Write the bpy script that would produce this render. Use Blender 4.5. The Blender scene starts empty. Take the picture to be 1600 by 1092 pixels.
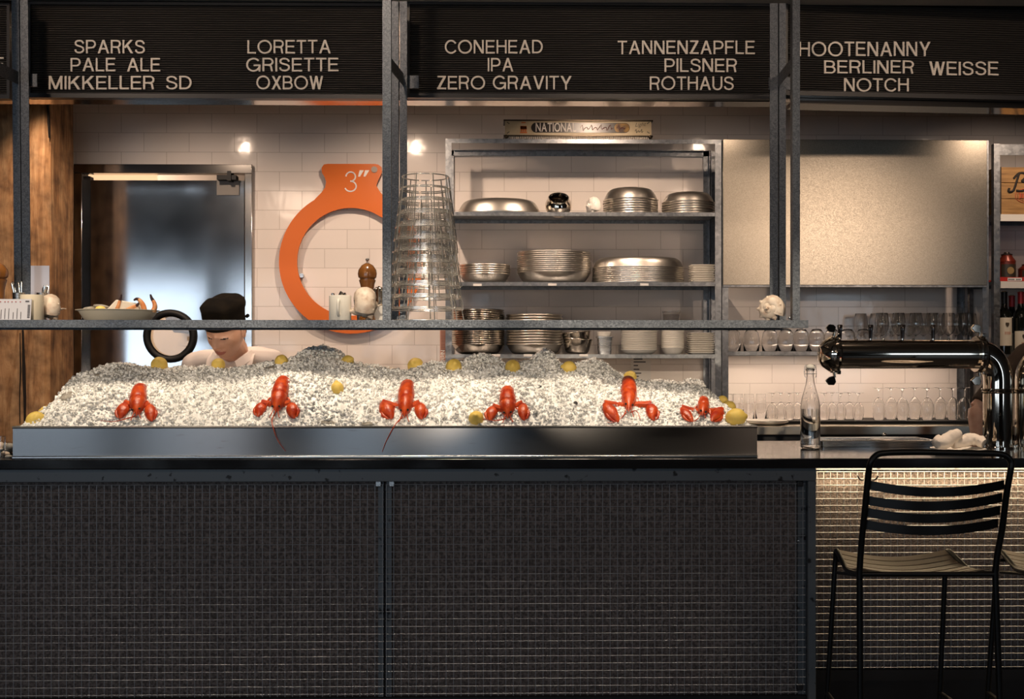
import bpy, math, random
import numpy as np
from mathutils import Vector, Matrix, Euler, noise

# ------------------------------------------------------------------ camera
FOC, HZ, EYE = 1800.0, 558.0, 1.42           # focal length in px, horizon row, eye height
YAW = math.radians(1.0)                      # camera turned a degree to the right
sc = bpy.context.scene
COL = sc.collection
cam_d = bpy.data.cameras.new('camera'); cam = bpy.data.objects.new('camera', cam_d); COL.objects.link(cam)
cam_d.sensor_width = 36.0; cam_d.lens = 36.0 * FOC / 1600.0
cam_d.shift_y = (HZ - 546.0) / 1600.0
cam_d.clip_end = 60
cam.location = (0, 0, EYE); cam.rotation_euler = (math.pi / 2, 0, -YAW)
sc.camera = cam

# ------------------------------------------------------------------ view + world
sc.view_settings.view_transform = 'Standard'; sc.view_settings.look = 'None'
sc.view_settings.gamma = 1.0; sc.view_settings.use_curve_mapping = False
sc.view_settings.exposure = 0.0
w = bpy.data.worlds.new('world'); sc.world = w; w.use_nodes = True
w.node_tree.nodes['Background'].inputs[0].default_value = (0.55, 0.7, 1.0, 1)
w.node_tree.nodes['Background'].inputs[1].default_value = 0.05

# ------------------------------------------------------------------ lights
WARM = (1.0, 0.735, 0.54); WARMW = (1.0, 0.815, 0.61); COOL = (0.74, 0.87, 1.0)
def spot(name, loc, target, power, deg, blend=0.6, col=WARM, rad=0.03):
    d = bpy.data.lights.new(name, 'SPOT'); d.energy = power; d.color = col
    d.spot_size = math.radians(deg); d.spot_blend = blend; d.shadow_soft_size = rad
    o = bpy.data.objects.new(name, d); COL.objects.link(o); o.location = loc
    o.rotation_euler = (Vector(target) - Vector(loc)).to_track_quat('-Z', 'Y').to_euler()
    return o
def area(name, loc, target, power, sx, sy, col, spread=180):
    d = bpy.data.lights.new(name, 'AREA'); d.energy = power; d.color = col
    d.shape = 'RECTANGLE'; d.size = sx; d.size_y = sy; d.spread = math.radians(spread)
    o = bpy.data.objects.new(name, d); COL.objects.link(o); o.location = loc
    o.rotation_euler = (Vector(target) - Vector(loc)).to_track_quat('-Z', 'Y').to_euler()
    return o
# daylight through the street windows behind the camera: (centre, width)
WINS = ((-4.7, 1.7), (-2.95, 1.1), (-1.35, .75), (-.35, .6), (4.7, .9)); WZ0, WZ1 = .92, 2.46
for wx, ww in WINS:
    area('daylight', (wx, -3.02, (WZ0 + WZ1) / 2), (wx, 5, (WZ0 + WZ1) / 2), 9.4 * ww * (WZ1 - WZ0), ww, WZ1 - WZ0, COOL)
# ceiling spots over the ice, aimed down at it
for lx, p in ((-1.75, 112), (-1.05, 122), (-0.35, 122), (0.35, 122), (0.95, 112)):
    spot('ice_spot', (lx, 4.08, 3.22), (lx, 4.54, 1.2), p, 38, 0.7, WARMW, 0.15)
# added long-throw fill spots, brightening the ice crest under the hanging shelf
for lx in (-1.8, -1.05, -.3, .45, 1.1):
    spot('dining_or_fill_spot', (lx * .9, -1.0, 2.85), (lx, 4.75, 1.37), 680, 9, 0.9, WARMW, 0.05)
spot('counter_spot', (1.85, 4.2, 3.22), (1.80, 4.55, 1.05), 170, 34, 0.8, WARM, 0.035)
# aisle spots between soffit and bar
for lx, p in ((-1.9, 26), (-1.15, 26), (-0.3, 34), (0.5, 34), (1.25, 26)):
    spot('aisle_or_fill_spot', (lx, 5.30, 3.0), (lx, 4.95, 1.3), p, 70, 1.0, WARM, 0.03)
# dining-room spots that graze the letter boards
for lx in (-2.0, -.7, .7, 2.0):
    spot('board_spot', (lx, 3.3, 3.25), (lx, 4.93, 2.70), 34, 66, 0.9, WARM, 0.05)
# row of wall-washer spots hidden behind the soffit
for lx, p in ((-2.12, 38), (-1.55, 40), (-0.48, 54), (0.55, 48), (1.30, 12), (2.75, 26)):
    spot('wall_spot', (lx, 5.36, 2.74), (lx, 6.16, 1.45), p, 84 if lx < -2 else 118, 1.0, WARM, 0.018)
spot('dining_or_fill_spot', (-1.9, 3.5, 3.2), (-2.55, 5.72, 1.25), 110, 26, 1.0, WARM, 0.04)  # added fill to brighten the lower timber post
spot('dining_or_fill_spot', (3.95, -1.8, 2.95), (1.76, 5.94, 1.94), 360, 12, 1.0, WARM, 0.10)
spot('aisle_or_fill_spot', (-.20, 5.13, 2.66), (-1.26, 5.10, 1.50), 60, 26, 1.0, WARM, 0.03)  # extra spot added to light the cook's face from the right
spot('aisle_or_fill_spot', (-2.15, 5.13, 2.66), (-1.30, 5.06, 1.50), 30, 26, 1.0, WARMW, 0.03)  # weaker added fill on the left of the cook's face
# strip lamps under the bar overhang and under the glass shelf
area('counter_strip_lamp', (2.25, 4.565, 0.985), (2.25, 4.625, 0.55), 11, 1.9, 0.02, (1.0, 0.72, 0.42))
area('glass_shelf_lamp', (1.86, 6.12, 1.43), (1.86, 6.14, 0.0), 3.4, 1.25, 0.04, (1.0, 0.76, 0.58))
# general dining-room lamps
for lx in (-2.0, 2.0):
    area('dining_lamp', (lx, 0.6, 3.1), (lx, 3.5, 1.6), 10, 0.4, 0.4, WARM)
area('kitchen_lamp', (-2.9, 7.5, 2.9), (-2.5, 8.9, 1.4), 55, 0.5, 0.5, WARM)

# ------------------------------------------------------------------ pixel -> place
def ray(px, py):
    xc = (px - 800.0) / FOC; zc = -(py - HZ) / FOC
    return Vector((xc * math.cos(YAW) + math.sin(YAW), -xc * math.sin(YAW) + math.cos(YAW), zc))
def at(px, py, Y):
    d = ray(px, py); k = Y / d.y
    return Vector((d.x * k, Y, EYE + d.z * k))
def gx(px, Y): return at(px, HZ, Y).x
def gz(py, Y, px=800): return at(px, py, Y).z
def hit(px, py, p0, n):
    d = ray(px, py); o = Vector((0, 0, EYE)); k = (p0 - o).dot(n) / d.dot(n)
    return o + d * k

# ------------------------------------------------------------------ materials
MATS = {}
def mat(name, col, rough=0.5, metal=0.0, spec=0.5, **k):
    """principled material with optional procedural colour noise / bump / stretch"""
    if name in MATS: return MATS[name]
    m = bpy.data.materials.new(name); m.use_nodes = True; MATS[name] = m
    nt = m.node_tree; N = nt.nodes; L = nt.links; b = N['Principled BSDF']
    c = (*col, 1) if len(col) == 3 else col
    b.inputs['Base Color'].default_value = c
    b.inputs['Roughness'].default_value = rough; b.inputs['Metallic'].default_value = metal
    b.inputs['Specular IOR Level'].default_value = spec
    if 'trans' in k: b.inputs['Transmission Weight'].default_value = k['trans']
    if 'ior' in k: b.inputs['IOR'].default_value = k['ior']
    if 'aniso' in k: b.inputs['Anisotropic'].default_value = k['aniso'][0]; b.inputs['Anisotropic Rotation'].default_value = k['aniso'][1]
    if 'coat' in k: b.inputs['Coat Weight'].default_value = k['coat']; b.inputs['Coat Roughness'].default_value = 0.08
    if 'sss' in k:
        b.inputs['Subsurface Weight'].default_value = k['sss']; b.inputs['Subsurface Radius'].default_value = (.012, .006, .004)
    tc = N.new('ShaderNodeTexCoord'); mp = N.new('ShaderNodeMapping'); L.new(tc.outputs['Object'], mp.inputs[0])
    mp.inputs['Scale'].default_value = k.get('stretch', (1, 1, 1))
    def tex(scale, detail=4):
        t = N.new('ShaderNodeTexNoise'); t.inputs['Scale'].default_value = scale; t.inputs['Detail'].default_value = detail
        L.new(mp.outputs[0], t.inputs['Vector']); return t
    if 'vary' in k:                          # (second colour, scale, low, high)
        c2, s, lo, hi = k['vary']
        t = tex(s, 6); r = N.new('ShaderNodeValToRGB')
        r.color_ramp.elements[0].position = lo; r.color_ramp.elements[1].position = hi
        r.color_ramp.elements[0].color = c; r.color_ramp.elements[1].color = (*c2, 1)
        L.new(t.outputs['Fac'], r.inputs[0]); L.new(r.outputs[0], b.inputs['Base Color'])
    if 'rvary' in k:                         # (scale, lo, hi)
        s, lo, hi = k['rvary']; t = tex(s, 5); q = N.new('ShaderNodeMapRange')
        q.inputs['To Min'].default_value = lo; q.inputs['To Max'].default_value = hi
        q.inputs['From Min'].default_value = .3; q.inputs['From Max'].default_value = .7
        L.new(t.outputs['Fac'], q.inputs[0]); L.new(q.outputs[0], b.inputs['Roughness'])
    if 'bump' in k:                          # (scale, strength, distance)
        s, st, di = k['bump']; t = tex(s, 5); q = N.new('ShaderNodeBump')
        q.inputs['Strength'].default_value = st; q.inputs['Distance'].default_value = di
        L.new(t.outputs['Fac'], q.inputs['Height']); L.new(q.outputs[0], b.inputs['Normal'])
    return m

def tile_mat():
    m = bpy.data.materials.new('white_tile'); m.use_nodes = True
    nt = m.node_tree; N = nt.nodes; L = nt.links; b = N['Principled BSDF']
    tc = N.new('ShaderNodeTexCoord'); sp = N.new('ShaderNodeSeparateXYZ'); cb = N.new('ShaderNodeCombineXYZ')
    L.new(tc.outputs['Object'], sp.inputs[0])
    ax = N.new('ShaderNodeMath'); ax.operation = 'ADD'; ax.inputs[1].default_value = 10 * .245 + .055
    az = N.new('ShaderNodeMath'); az.operation = 'ADD'; az.inputs[1].default_value = -2.536 + 30 * .105
    L.new(sp.outputs[0], ax.inputs[0]); L.new(sp.outputs[2], az.inputs[0])
    L.new(ax.outputs[0], cb.inputs[0]); L.new(az.outputs[0], cb.inputs[1])
    br = N.new('ShaderNodeTexBrick'); L.new(cb.outputs[0], br.inputs['Vector'])
    br.inputs['Scale'].default_value = 1; br.inputs['Brick Width'].default_value = .245; br.inputs['Row Height'].default_value = .105
    br.inputs['Mortar Size'].default_value = .0016; br.inputs['Mortar Smooth'].default_value = .3
    br.inputs['Color1'].default_value = (.80, .73, .685, 1); br.inputs['Color2'].default_value = (.77, .71, .665, 1)
    br.inputs['Mortar'].default_value = (.52, .46, .42, 1)
    L.new(br.outputs['Color'], b.inputs['Base Color'])
    b.inputs['Roughness'].default_value = .11; b.inputs['Specular IOR Level'].default_value = .4
    nz = N.new('ShaderNodeTexNoise'); nz.inputs['Scale'].default_value = 9; L.new(tc.outputs['Object'], nz.inputs['Vector'])
    mx = N.new('ShaderNodeMath'); mx.operation = 'MULTIPLY_ADD'; mx.inputs[1].default_value = -1.0
    L.new(br.outputs['Fac'], mx.inputs[0]); L.new(nz.outputs['Fac'], mx.inputs[2])
    bp = N.new('ShaderNodeBump'); bp.inputs['Strength'].default_value = .35; bp.inputs['Distance'].default_value = .004
    L.new(mx.outputs[0], bp.inputs['Height']); L.new(bp.outputs[0], b.inputs['Normal'])
    return m
def timber_mat():
    m = bpy.data.materials.new('old_timber'); m.use_nodes = True
    nt = m.node_tree; N = nt.nodes; L = nt.links; b = N['Principled BSDF']; b.inputs['Roughness'].default_value = .75
    tc = N.new('ShaderNodeTexCoord'); mp = N.new('ShaderNodeMapping'); L.new(tc.outputs['Object'], mp.inputs[0])
    mp.inputs['Scale'].default_value = (14, 14, 1.6)
    t = N.new('ShaderNodeTexNoise'); t.inputs['Scale'].default_value = 1.6; t.inputs['Detail'].default_value = 10; t.inputs['Roughness'].default_value = .68
    t.inputs['Distortion'].default_value = .8; L.new(mp.outputs[0], t.inputs['Vector'])
    r = N.new('ShaderNodeValToRGB'); e = r.color_ramp.elements
    e[0].position = .28; e[0].color = (.055, .022, .008, 1); e[1].position = .72; e[1].color = (.58, .36, .18, 1)
    x = e.new(.46); x.color = (.33, .165, .065, 1)
    L.new(t.outputs['Fac'], r.inputs[0])
    t2 = N.new('ShaderNodeTexNoise'); t2.inputs['Scale'].default_value = 13; t2.inputs['Detail'].default_value = 8; L.new(tc.outputs['Object'], t2.inputs['Vector'])
    r2 = N.new('ShaderNodeValToRGB'); r2.color_ramp.elements[0].position = .3; r2.color_ramp.elements[0].color = (.25, .22, .2, 1)
    r2.color_ramp.elements[1].position = .6; r2.color_ramp.elements[1].color = (1, 1, 1, 1); L.new(t2.outputs['Fac'], r2.inputs[0])
    mu = N.new('ShaderNodeMix'); mu.data_type = 'RGBA'; mu.blend_type = 'MULTIPLY'; mu.inputs[0].default_value = .8
    L.new(r.outputs[0], mu.inputs[6]); L.new(r2.outputs[0], mu.inputs[7]); L.new(mu.outputs[2], b.inputs['Base Color'])
    bp = N.new('ShaderNodeBump'); bp.inputs['Strength'].default_value = .6; bp.inputs['Distance'].default_value = .01
    L.new(t.outputs['Fac'], bp.inputs['Height']); L.new(bp.outputs[0], b.inputs['Normal'])
    return m
def galv_mat(name, c1, c2, rough, scale=70, rv=.09):
    m = bpy.data.materials.new(name); m.use_nodes = True; MATS[name] = m
    nt = m.node_tree; N = nt.nodes; L = nt.links; b = N['Principled BSDF']
    b.inputs['Metallic'].default_value = .9; b.inputs['Roughness'].default_value = rough
    tc = N.new('ShaderNodeTexCoord'); v = N.new('ShaderNodeTexVoronoi'); v.inputs['Scale'].default_value = scale
    L.new(tc.outputs['Object'], v.inputs['Vector'])
    mx = N.new('ShaderNodeMix'); mx.data_type = 'RGBA'; mx.inputs[6].default_value = (*c1, 1); mx.inputs[7].default_value = (*c2, 1)
    sp = N.new('ShaderNodeSeparateColor'); L.new(v.outputs['Color'], sp.inputs[0]); L.new(sp.outputs[0], mx.inputs[0])
    L.new(mx.outputs[2], b.inputs['Base Color'])
    q = N.new('ShaderNodeMapRange'); q.inputs['To Min'].default_value = rough - rv; q.inputs['To Max'].default_value = rough + rv
    L.new(sp.outputs[1], q.inputs[0]); L.new(q.outputs[0], b.inputs['Roughness'])
    return m

TILE = tile_mat(); TIMBER = timber_mat()
GALV = galv_mat('galvanised_steel', (.20, .21, .225), (.30, .315, .33), .42)
GALVP = galv_mat('galvanised_sheet', (.25, .225, .185), (.33, .30, .25), .33, 330, .035)
GALVD = galv_mat('dark_galvanised_steel', (.075, .085, .10), (.145, .16, .18), .5, 230)  # darker, bluer galvanised tone for the hanging shelf
STEEL = mat('brushed_steel', (.55, .56, .57), .26, 1, bump=(30, .06, .004), stretch=(.15, 1, 14), rvary=(16, .2, .36))
DOORST = mat('brushed_door_steel', (.48, .49, .51), .12, 1, rvary=(3, .10, .14))
TRAYST = mat('tray_steel', (.25, .25, .255), .24, 1, stretch=(.8, 1, 8), vary=((.20, .19, .19), 26, .64, .70), aniso=(.94, .25))
CHROME = mat('polished_chrome', (.66, .60, .52), .05, 1)
WIREM = mat('chromed_wire', (.86, .83, .78), .24, .8)
ALU = mat('spun_aluminium', (.74, .70, .64), .33, 1, bump=(120, .05, .002))
DARKPAN = mat('bright_pan_steel', (.58, .53, .46), .2, 1)
BLKSTONE = mat('black_stone', (.012, .012, .013), .10, 0, .6, rvary=(5, .08, .2))
BLKFRAME = mat('black_frame', (.012, .012, .014), .4)
BOARD = mat('black_letter_board', (.042, .037, .033), .5)
LETTER = mat('cream_letter', (.80, .72, .62), .45)
APRON = mat('painted_steel_apron', (.12, .135, .15), .5, .25, vary=((.012, .012, .014), 26, .62, .68))
FIBRE = mat('rough_fibre_board', (.21, .175, .165), .9, vary=((.08, .066, .062), 120, .35, .62), bump=(150, .7, .006))
MESHW = mat('mesh_wire', (.33, .35, .38), .5, .4)
WHITEC = mat('white_china', (.80, .77, .70), .18)
CREAMC = mat('cream_china', (.72, .64, .50), .25)
GLASS = mat('clear_glass', (1, 1, 1), .0, trans=1.0, ior=1.45)
WATER = mat('water', (.98, 1, 1), .0, trans=1.0, ior=1.33)
ORANGE = mat('orange_enamel', (.66, .135, .0), .35)
WHITEP = mat('white_paint', (.82, .80, .77), .5)
PAPER = mat('paper', (.62, .62, .68), .7)
INK = mat('ink', (.05, .05, .06), .7)
BLKPAINT = mat('black_metal_paint', (.005, .005, .005), .4, 0, .35)
SEATW = mat('stool_slat_wood', (.30, .22, .14), .42, vary=((.22, .15, .09), 12, .35, .7), stretch=(1, 8, 8))
RUBBER = mat('black_rubber', (.006, .006, .006), .5, 0, .3)
WOODMILL = mat('turned_wood', (.36, .14, .035), .22, coat=.6, vary=((.20, .07, .016), 30, .35, .7), stretch=(1, 1, .2))
SKIN = mat('skin', (.66, .39, .28), .42, sss=.08, vary=((.60, .33, .225), 30, .4, .7))
LIP = mat('lips', (.38, .13, .10), .4)
HAIR = mat('dark_hair', (.012, .009, .007), .6)
CLOTH = mat('white_cotton', (.78, .70, .66), .85, bump=(300, .15, .002))
BLKCLOTH = mat('black_cotton', (.006, .005, .004), 1, 0, .1, vary=((.012, .009, .006), 18, .4, .7))
BROWNC = mat('brown_jersey', (.045, .028, .018), .9)
TROUS = mat('dark_trousers', (.02, .02, .025), .9)
LEMON = mat('lemon_peel', (.90, .62, .13), .38, bump=(260, .35, .002), vary=((.74, .58, .14), 14, .4, .7))
LOB = mat('cooked_lobster', (.62, .085, .014), .32, bump=(140, .5, .003), vary=((.36, .022, .006), 40, .36, .66))
LOBT = mat('lobster_joint', (.70, .22, .07), .4)
SHELL = mat('sea_shell', (.78, .66, .54), .5, vary=((.50, .34, .24), 34, .45, .72), bump=(60, .4, .004))
OYST = mat('oyster_shell', (.20, .18, .15), .6, vary=((.44, .40, .34), 40, .4, .65), bump=(80, .7, .006))
FLOORM = mat('dark_floor', (.035, .028, .024), .5, vary=((.05, .04, .034), 5, .4, .6))
DARKW = mat('dark_room_wall', (.05, .042, .038), .7)
CEILM = mat('dark_ceiling', (.14, .12, .10), .8)

# ------------------------------------------------------------------ mesh helpers
ORG = {}; KIDS = {}
class MB:
    def __init__(s): s.v = []; s.f = []; s.mi = []; s.cur = 0
    def add(s, vs, fs, M=None):
        o = len(s.v)
        s.v += [tuple(M @ Vector(p)) if M else tuple(p) for p in vs]
        s.f += [[i + o for i in q] for q in fs]; s.mi += [s.cur] * len(fs); return s
    def box(s, x0, x1, y0, y1, z0, z1, M=None):
        return s.add([(x0, y0, z0), (x1, y0, z0), (x1, y1, z0), (x0, y1, z0), (x0, y0, z1), (x1, y0, z1), (x1, y1, z1), (x0, y1, z1)],
                     [(3, 2, 1, 0), (4, 5, 6, 7), (0, 1, 5, 4), (1, 2, 6, 5), (2, 3, 7, 6), (3, 0, 4, 7)], M)
    def loft(s, rings, cap0=True, cap1=True, closed=True, M=None):
        n = len(rings[0]); vs = [p for r in rings for p in r]; fs = []
        for i in range(len(rings) - 1):
            for j in range(n if closed else n - 1):
                k = (j + 1) % n
                fs.append((i * n + j, i * n + k, (i + 1) * n + k, (i + 1) * n + j))
        if cap0: fs.append(tuple(range(n - 1, -1, -1)))
        if cap1: fs.append(tuple((len(rings) - 1) * n + j for j in range(n)))
        return s.add(vs, fs, M)
    def lathe(s, prof, n=32, c=(0, 0, 0), sx=1, sy=1, M=None):
        """profile (r, z) listed from bottom centre outwards and up; poles where r == 0"""
        vs = []; idx = []
        for r, z in prof:
            if r < 1e-6: idx.append([len(vs)] * n); vs.append((c[0], c[1], c[2] + z))
            else:
                idx.append(list(range(len(vs), len(vs) + n)))
                vs += [(c[0] + r * sx * math.cos(2 * math.pi * j / n), c[1] + r * sy * math.sin(2 * math.pi * j / n), c[2] + z) for j in range(n)]
        fs = []
        for i in range(len(prof) - 1):
            a, b = idx[i], idx[i + 1]
            if a[0] == a[1] and b[0] == b[1]: continue
            for j in range(n):
                k = (j + 1) % n
                if a[0] == a[1]: fs.append((a[0], b[k], b[j]))
                elif b[0] == b[1]: fs.append((a[j], a[k], b[0]))
                else: fs.append((a[j], a[k], b[k], b[j]))
        return s.add(vs, fs, M)
    def tube(s, pts, r, n=10, closed=False, M=None, flat=1.0):
        pts = [Vector(p) for p in pts]; m = len(pts); rs = r if isinstance(r, (list, tuple)) else [r] * m
        tan = []
        for i in range(m):
            a = pts[(i - 1) % m] if closed or i > 0 else pts[i]; b = pts[(i + 1) % m] if closed or i < m - 1 else pts[i]
            t = (b - a); tan.append(t.normalized() if t.length > 1e-9 else Vector((0, 0, 1)))
        up = Vector((0, 0, 1)) if abs(tan[0].z) < .9 else Vector((0, 1, 0))
        nrm = (up - tan[0] * up.dot(tan[0])).normalized(); rings = []
        for i in range(m):
            nrm = (nrm - tan[i] * nrm.dot(tan[i])); nrm.normalize(); bi = tan[i].cross(nrm)
            rings.append([pts[i] + (nrm * math.cos(2 * math.pi * j / n) * flat + bi * math.sin(2 * math.pi * j / n)) * rs[i] for j in range(n)])
        if closed:
            rings.append(rings[0]); return s.loft(rings, False, False, M=M)
        return s.loft(rings, M=M)
    def rod(s, a, b, r, n=8): return s.tube([a, b], r, n)
    def ell(s, c, rx, ry, rz, nu=20, nv=12, M=None):
        return s.lathe([(math.sin(math.pi * i / nv), -math.cos(math.pi * i / nv)) for i in range(nv + 1)], nu,
                       M=(M or Matrix()) @ Matrix.Translation(c) @ Matrix.Diagonal((rx, ry, rz, 1)))
    def prism(s, poly, a, b, axis='y', M=None):
        """extrude a 2-D outline; axis y: poly is (x, z)"""
        def P(p, t):
            if axis == 'y': return (p[0], t, p[1])
            if axis == 'x': return (t, p[0], p[1])
            return (p[0], p[1], t)
        n = len(poly); vs = [P(p, a) for p in poly] + [P(p, b) for p in poly]
        fs = [tuple(range(n)), tuple(range(2 * n - 1, n - 1, -1))] + [(i, n + i, n + (i + 1) % n, (i + 1) % n) for i in range(n)]
        return s.add(vs, fs, M)
    def mesh(s, name, mats, org=Vector((0, 0, 0)), smooth=True, angle=38):
        me = bpy.data.meshes.new(name)
        me.from_pydata([(p[0] - org.x, p[1] - org.y, p[2] - org.z) for p in s.v], [], s.f)
        for m in (mats if isinstance(mats, (list, tuple)) else [mats]): me.materials.append(m)
        if max(s.mi, default=0): me.polygons.foreach_set('material_index', s.mi)
        if smooth:
            me.polygons.foreach_set('use_smooth', [True] * len(s.f))
            me.set_sharp_from_angle(angle=math.radians(angle))
        me.update(); return me
    def build(s, name, mats, parent=None, loc=None, bevel=0, smooth=True, angle=38, fix=True):
        org = ORG[parent.name] if parent else (Vector(loc) if loc is not None else Vector((0, 0, 0)))
        me = s.mesh(name, mats, org, smooth, angle)
        if fix:
            import bmesh
            bm = bmesh.new(); bm.from_mesh(me); bmesh.ops.recalc_face_normals(bm, faces=bm.faces); bm.to_mesh(me); bm.free()
        return link(name, me, parent, org, bevel)
def link(name, me, parent=None, org=Vector((0, 0, 0)), bevel=0):
    o = bpy.data.objects.new(name, me); COL.objects.link(o); ORG[o.name] = Vector(org); KIDS[o.name] = []
    if parent: o.parent = parent; KIDS[parent.name].append(o)
    else: o.location = org
    if bevel:
        b = o.modifiers.new('bevel', 'BEVEL'); b.width = bevel; b.segments = 2; b.limit_method = 'ANGLE'; b.angle_limit = math.radians(40)
    return o
USED = {}
def tag(o, label, cat, group=None, kind=None):
    o['label'] = label; o['category'] = cat
    if group: o['group'] = group
    if kind: o['kind'] = kind
    return o
def thing(name, label, cat, loc=(0, 0, 0), group=None):
    o = bpy.data.objects.new(name, None); COL.objects.link(o); o.empty_display_size = .05
    o.location = loc; ORG[o.name] = Vector(loc); KIDS[o.name] = []
    return tag(o, label, cat, group)
def dup(root, loc, rot=(0, 0, 0), label=None, group=None, scale=None):
    def cp(o, par):
        c = o.copy(); COL.objects.link(c); KIDS[c.name] = []; ORG[c.name] = ORG[o.name]
        if par: c.parent = par; KIDS[par.name].append(c)
        for k in KIDS[o.name]: cp(k, c)
        return c
    c = cp(root, None); c.location = loc; c.rotation_euler = rot
    if scale: c.scale = scale
    if label: c['label'] = label
    if group: c['group'] = group
    return c
class Placer:
    """first call moves the prototype, later calls copy it"""
    def __init__(s, proto): s.p = proto; s.used = False
    def __call__(s, loc, rot=(0, 0, 0), label=None, group=None, scale=None):
        if not s.used:
            s.used = True; o = s.p; o.location = loc; o.rotation_euler = rot
            if scale: o.scale = scale
            if label: o['label'] = label
            if group: o['group'] = group
            return o
        return dup(s.p, loc, rot, label, group, scale)
ORD = ['', 'first', 'second', 'third', 'fourth', 'fifth', 'sixth', 'seventh', 'eighth', 'ninth', 'tenth', 'eleventh', 'twelfth', 'thirteenth',
       'fourteenth', 'fifteenth', 'sixteenth', 'seventeenth', 'eighteenth', 'nineteenth', 'twentieth']
def from_top(i, n):
    return 'topmost' if i == n - 1 else 'bottommost' if i == 0 else ORD[n - i] + ' from the top'
def from_left(i, n):
    return 'leftmost' if i == 0 else 'rightmost' if i == n - 1 else ORD[i + 1] + ' from the left'
def struct(o, **k):
    o['kind'] = 'structure'; return o
def arc(cx, cy, r, a0, a1, n):
    return [(cx + r * math.cos(math.radians(a0 + (a1 - a0) * i / n)), cy + r * math.sin(math.radians(a0 + (a1 - a0) * i / n))) for i in range(n + 1)]
def rrect(x0, x1, y0, y1, r, n=5):
    return arc(x1 - r, y1 - r, r, 0, 90, n) + arc(x0 + r, y1 - r, r, 90, 180, n) + arc(x0 + r, y0 + r, r, 180, 270, n) + arc(x1 - r, y0 + r, r, 270, 360, n)
def spline(pts, per=6):
    """Catmull-Rom through the points"""
    P = [Vector(p) for p in pts]; P = [P[0] * 2 - P[1]] + P + [P[-1] * 2 - P[-2]]; out = []
    for i in range(1, len(P) - 2):
        a, b, c, d = P[i - 1:i + 3]
        for k in range(per):
            t = k / per
            out.append(.5 * ((2 * b) + (c - a) * t + (2 * a - 5 * b + 4 * c - d) * t * t + (3 * b - a - 3 * c + d) * t ** 3))
    return out + [P[-2]]
GLYPH = {}
def glyph(ch, off=0.0):
    """outline of a character as (verts, faces, width) with cap height 1, 0.12 deep"""
    if (ch, off) in GLYPH: return GLYPH[(ch, off)]
    cu = bpy.data.curves.new('g', 'FONT'); cu.body = ch; cu.extrude = .06; cu.offset = off; cu.resolution_u = 4
    o = bpy.data.objects.new('g', cu); COL.objects.link(o)
    dg = bpy.context.evaluated_depsgraph_get(); me = bpy.data.meshes.new_from_object(o.evaluated_get(dg))
    vs = np.array([v.co[:] for v in me.vertices]); fs = [list(p.vertices) for p in me.polygons]
    bpy.data.objects.remove(o); bpy.data.curves.remove(cu); bpy.data.meshes.remove(me)
    H = CAPH[0]
    vs = vs / H; x0 = vs[:, 0].min(); vs[:, 0] -= x0; vs[:, 2] = (vs[:, 2] - vs[:, 2].min()) / np.ptp(vs[:, 2])
    GLYPH[(ch, off)] = (vs, fs, vs[:, 0].max()); return GLYPH[(ch, off)]
CAPH = [1.0]
CAPH[0] = float(glyph('H')[0][:, 1].max()); GLYPH.clear()
def text_mb(mb, txt, org, right, up, out, w, h, depth, off=.012, gap=.13):
    """lettering of total width w and cap height h laid from org; out is the facing normal"""
    adv = []; x = 0
    for ch in txt:
        if ch == ' ': adv.append(None); x += .45; continue
        g = glyph(ch, off); adv.append(x); x += g[2] + gap
    k = w / (x - gap)
    for ch, a in zip(txt, adv):
        if a is None: continue
        g = glyph(ch, off)
        mb.add([org + right * ((a + p[0]) * k) + up * (p[1] * h) + out * (p[2] * depth) for p in g[0]], g[1])
    return mb
XV, YV, ZV = Vector((1, 0, 0)), Vector((0, 1, 0)), Vector((0, 0, 1))

# ------------------------------------------------------------------ grotesque capitals drawn as strokes (cap height 1)
SW = .12
def _dg(a, b, hw=.070): return ([(a[0] - hw, a[1]), (b[0] - hw, b[1])], [(a[0] + hw, a[1]), (b[0] + hw, b[1])])
def _st(x, y0=0, y1=1): return ([(x, y0), (x, y1)], [(x + SW, y0), (x + SW, y1)])
def _br(x0, x1, y): return ([(x0, y + SW / 2), (x1, y + SW / 2)], [(x0, y - SW / 2), (x1, y - SW / 2)])
def _pt(pts, wd=SW):
    L, R = [], []
    for i, p in enumerate(pts):
        a = pts[max(0, i - 1)]; b = pts[min(len(pts) - 1, i + 1)]; dx, dy = b[0] - a[0], b[1] - a[1]; l = math.hypot(dx, dy) or 1
        L.append((p[0] - dy / l * wd / 2, p[1] + dx / l * wd / 2)); R.append((p[0] + dy / l * wd / 2, p[1] - dx / l * wd / 2))
    return (L, R)
def _el(cx, cy, rx, ry, a0, a1, n=28): return [(cx + rx * math.cos(math.radians(a0 + (a1 - a0) * i / n)), cy + ry * math.sin(math.radians(a0 + (a1 - a0) * i / n))) for i in range(n + 1)]
h_ = SW / 2
def _bowl(x0, xr, y0, y1):
    r = (y1 - y0) / 2; return _pt([(x0, y1), (xr - r * .95, y1)] + _el(xr - r * .95, (y0 + y1) / 2, r * .95, r, 90, -90, 16)[1:-1] + [(xr - r * .95, y0), (x0, y0)])
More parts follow.
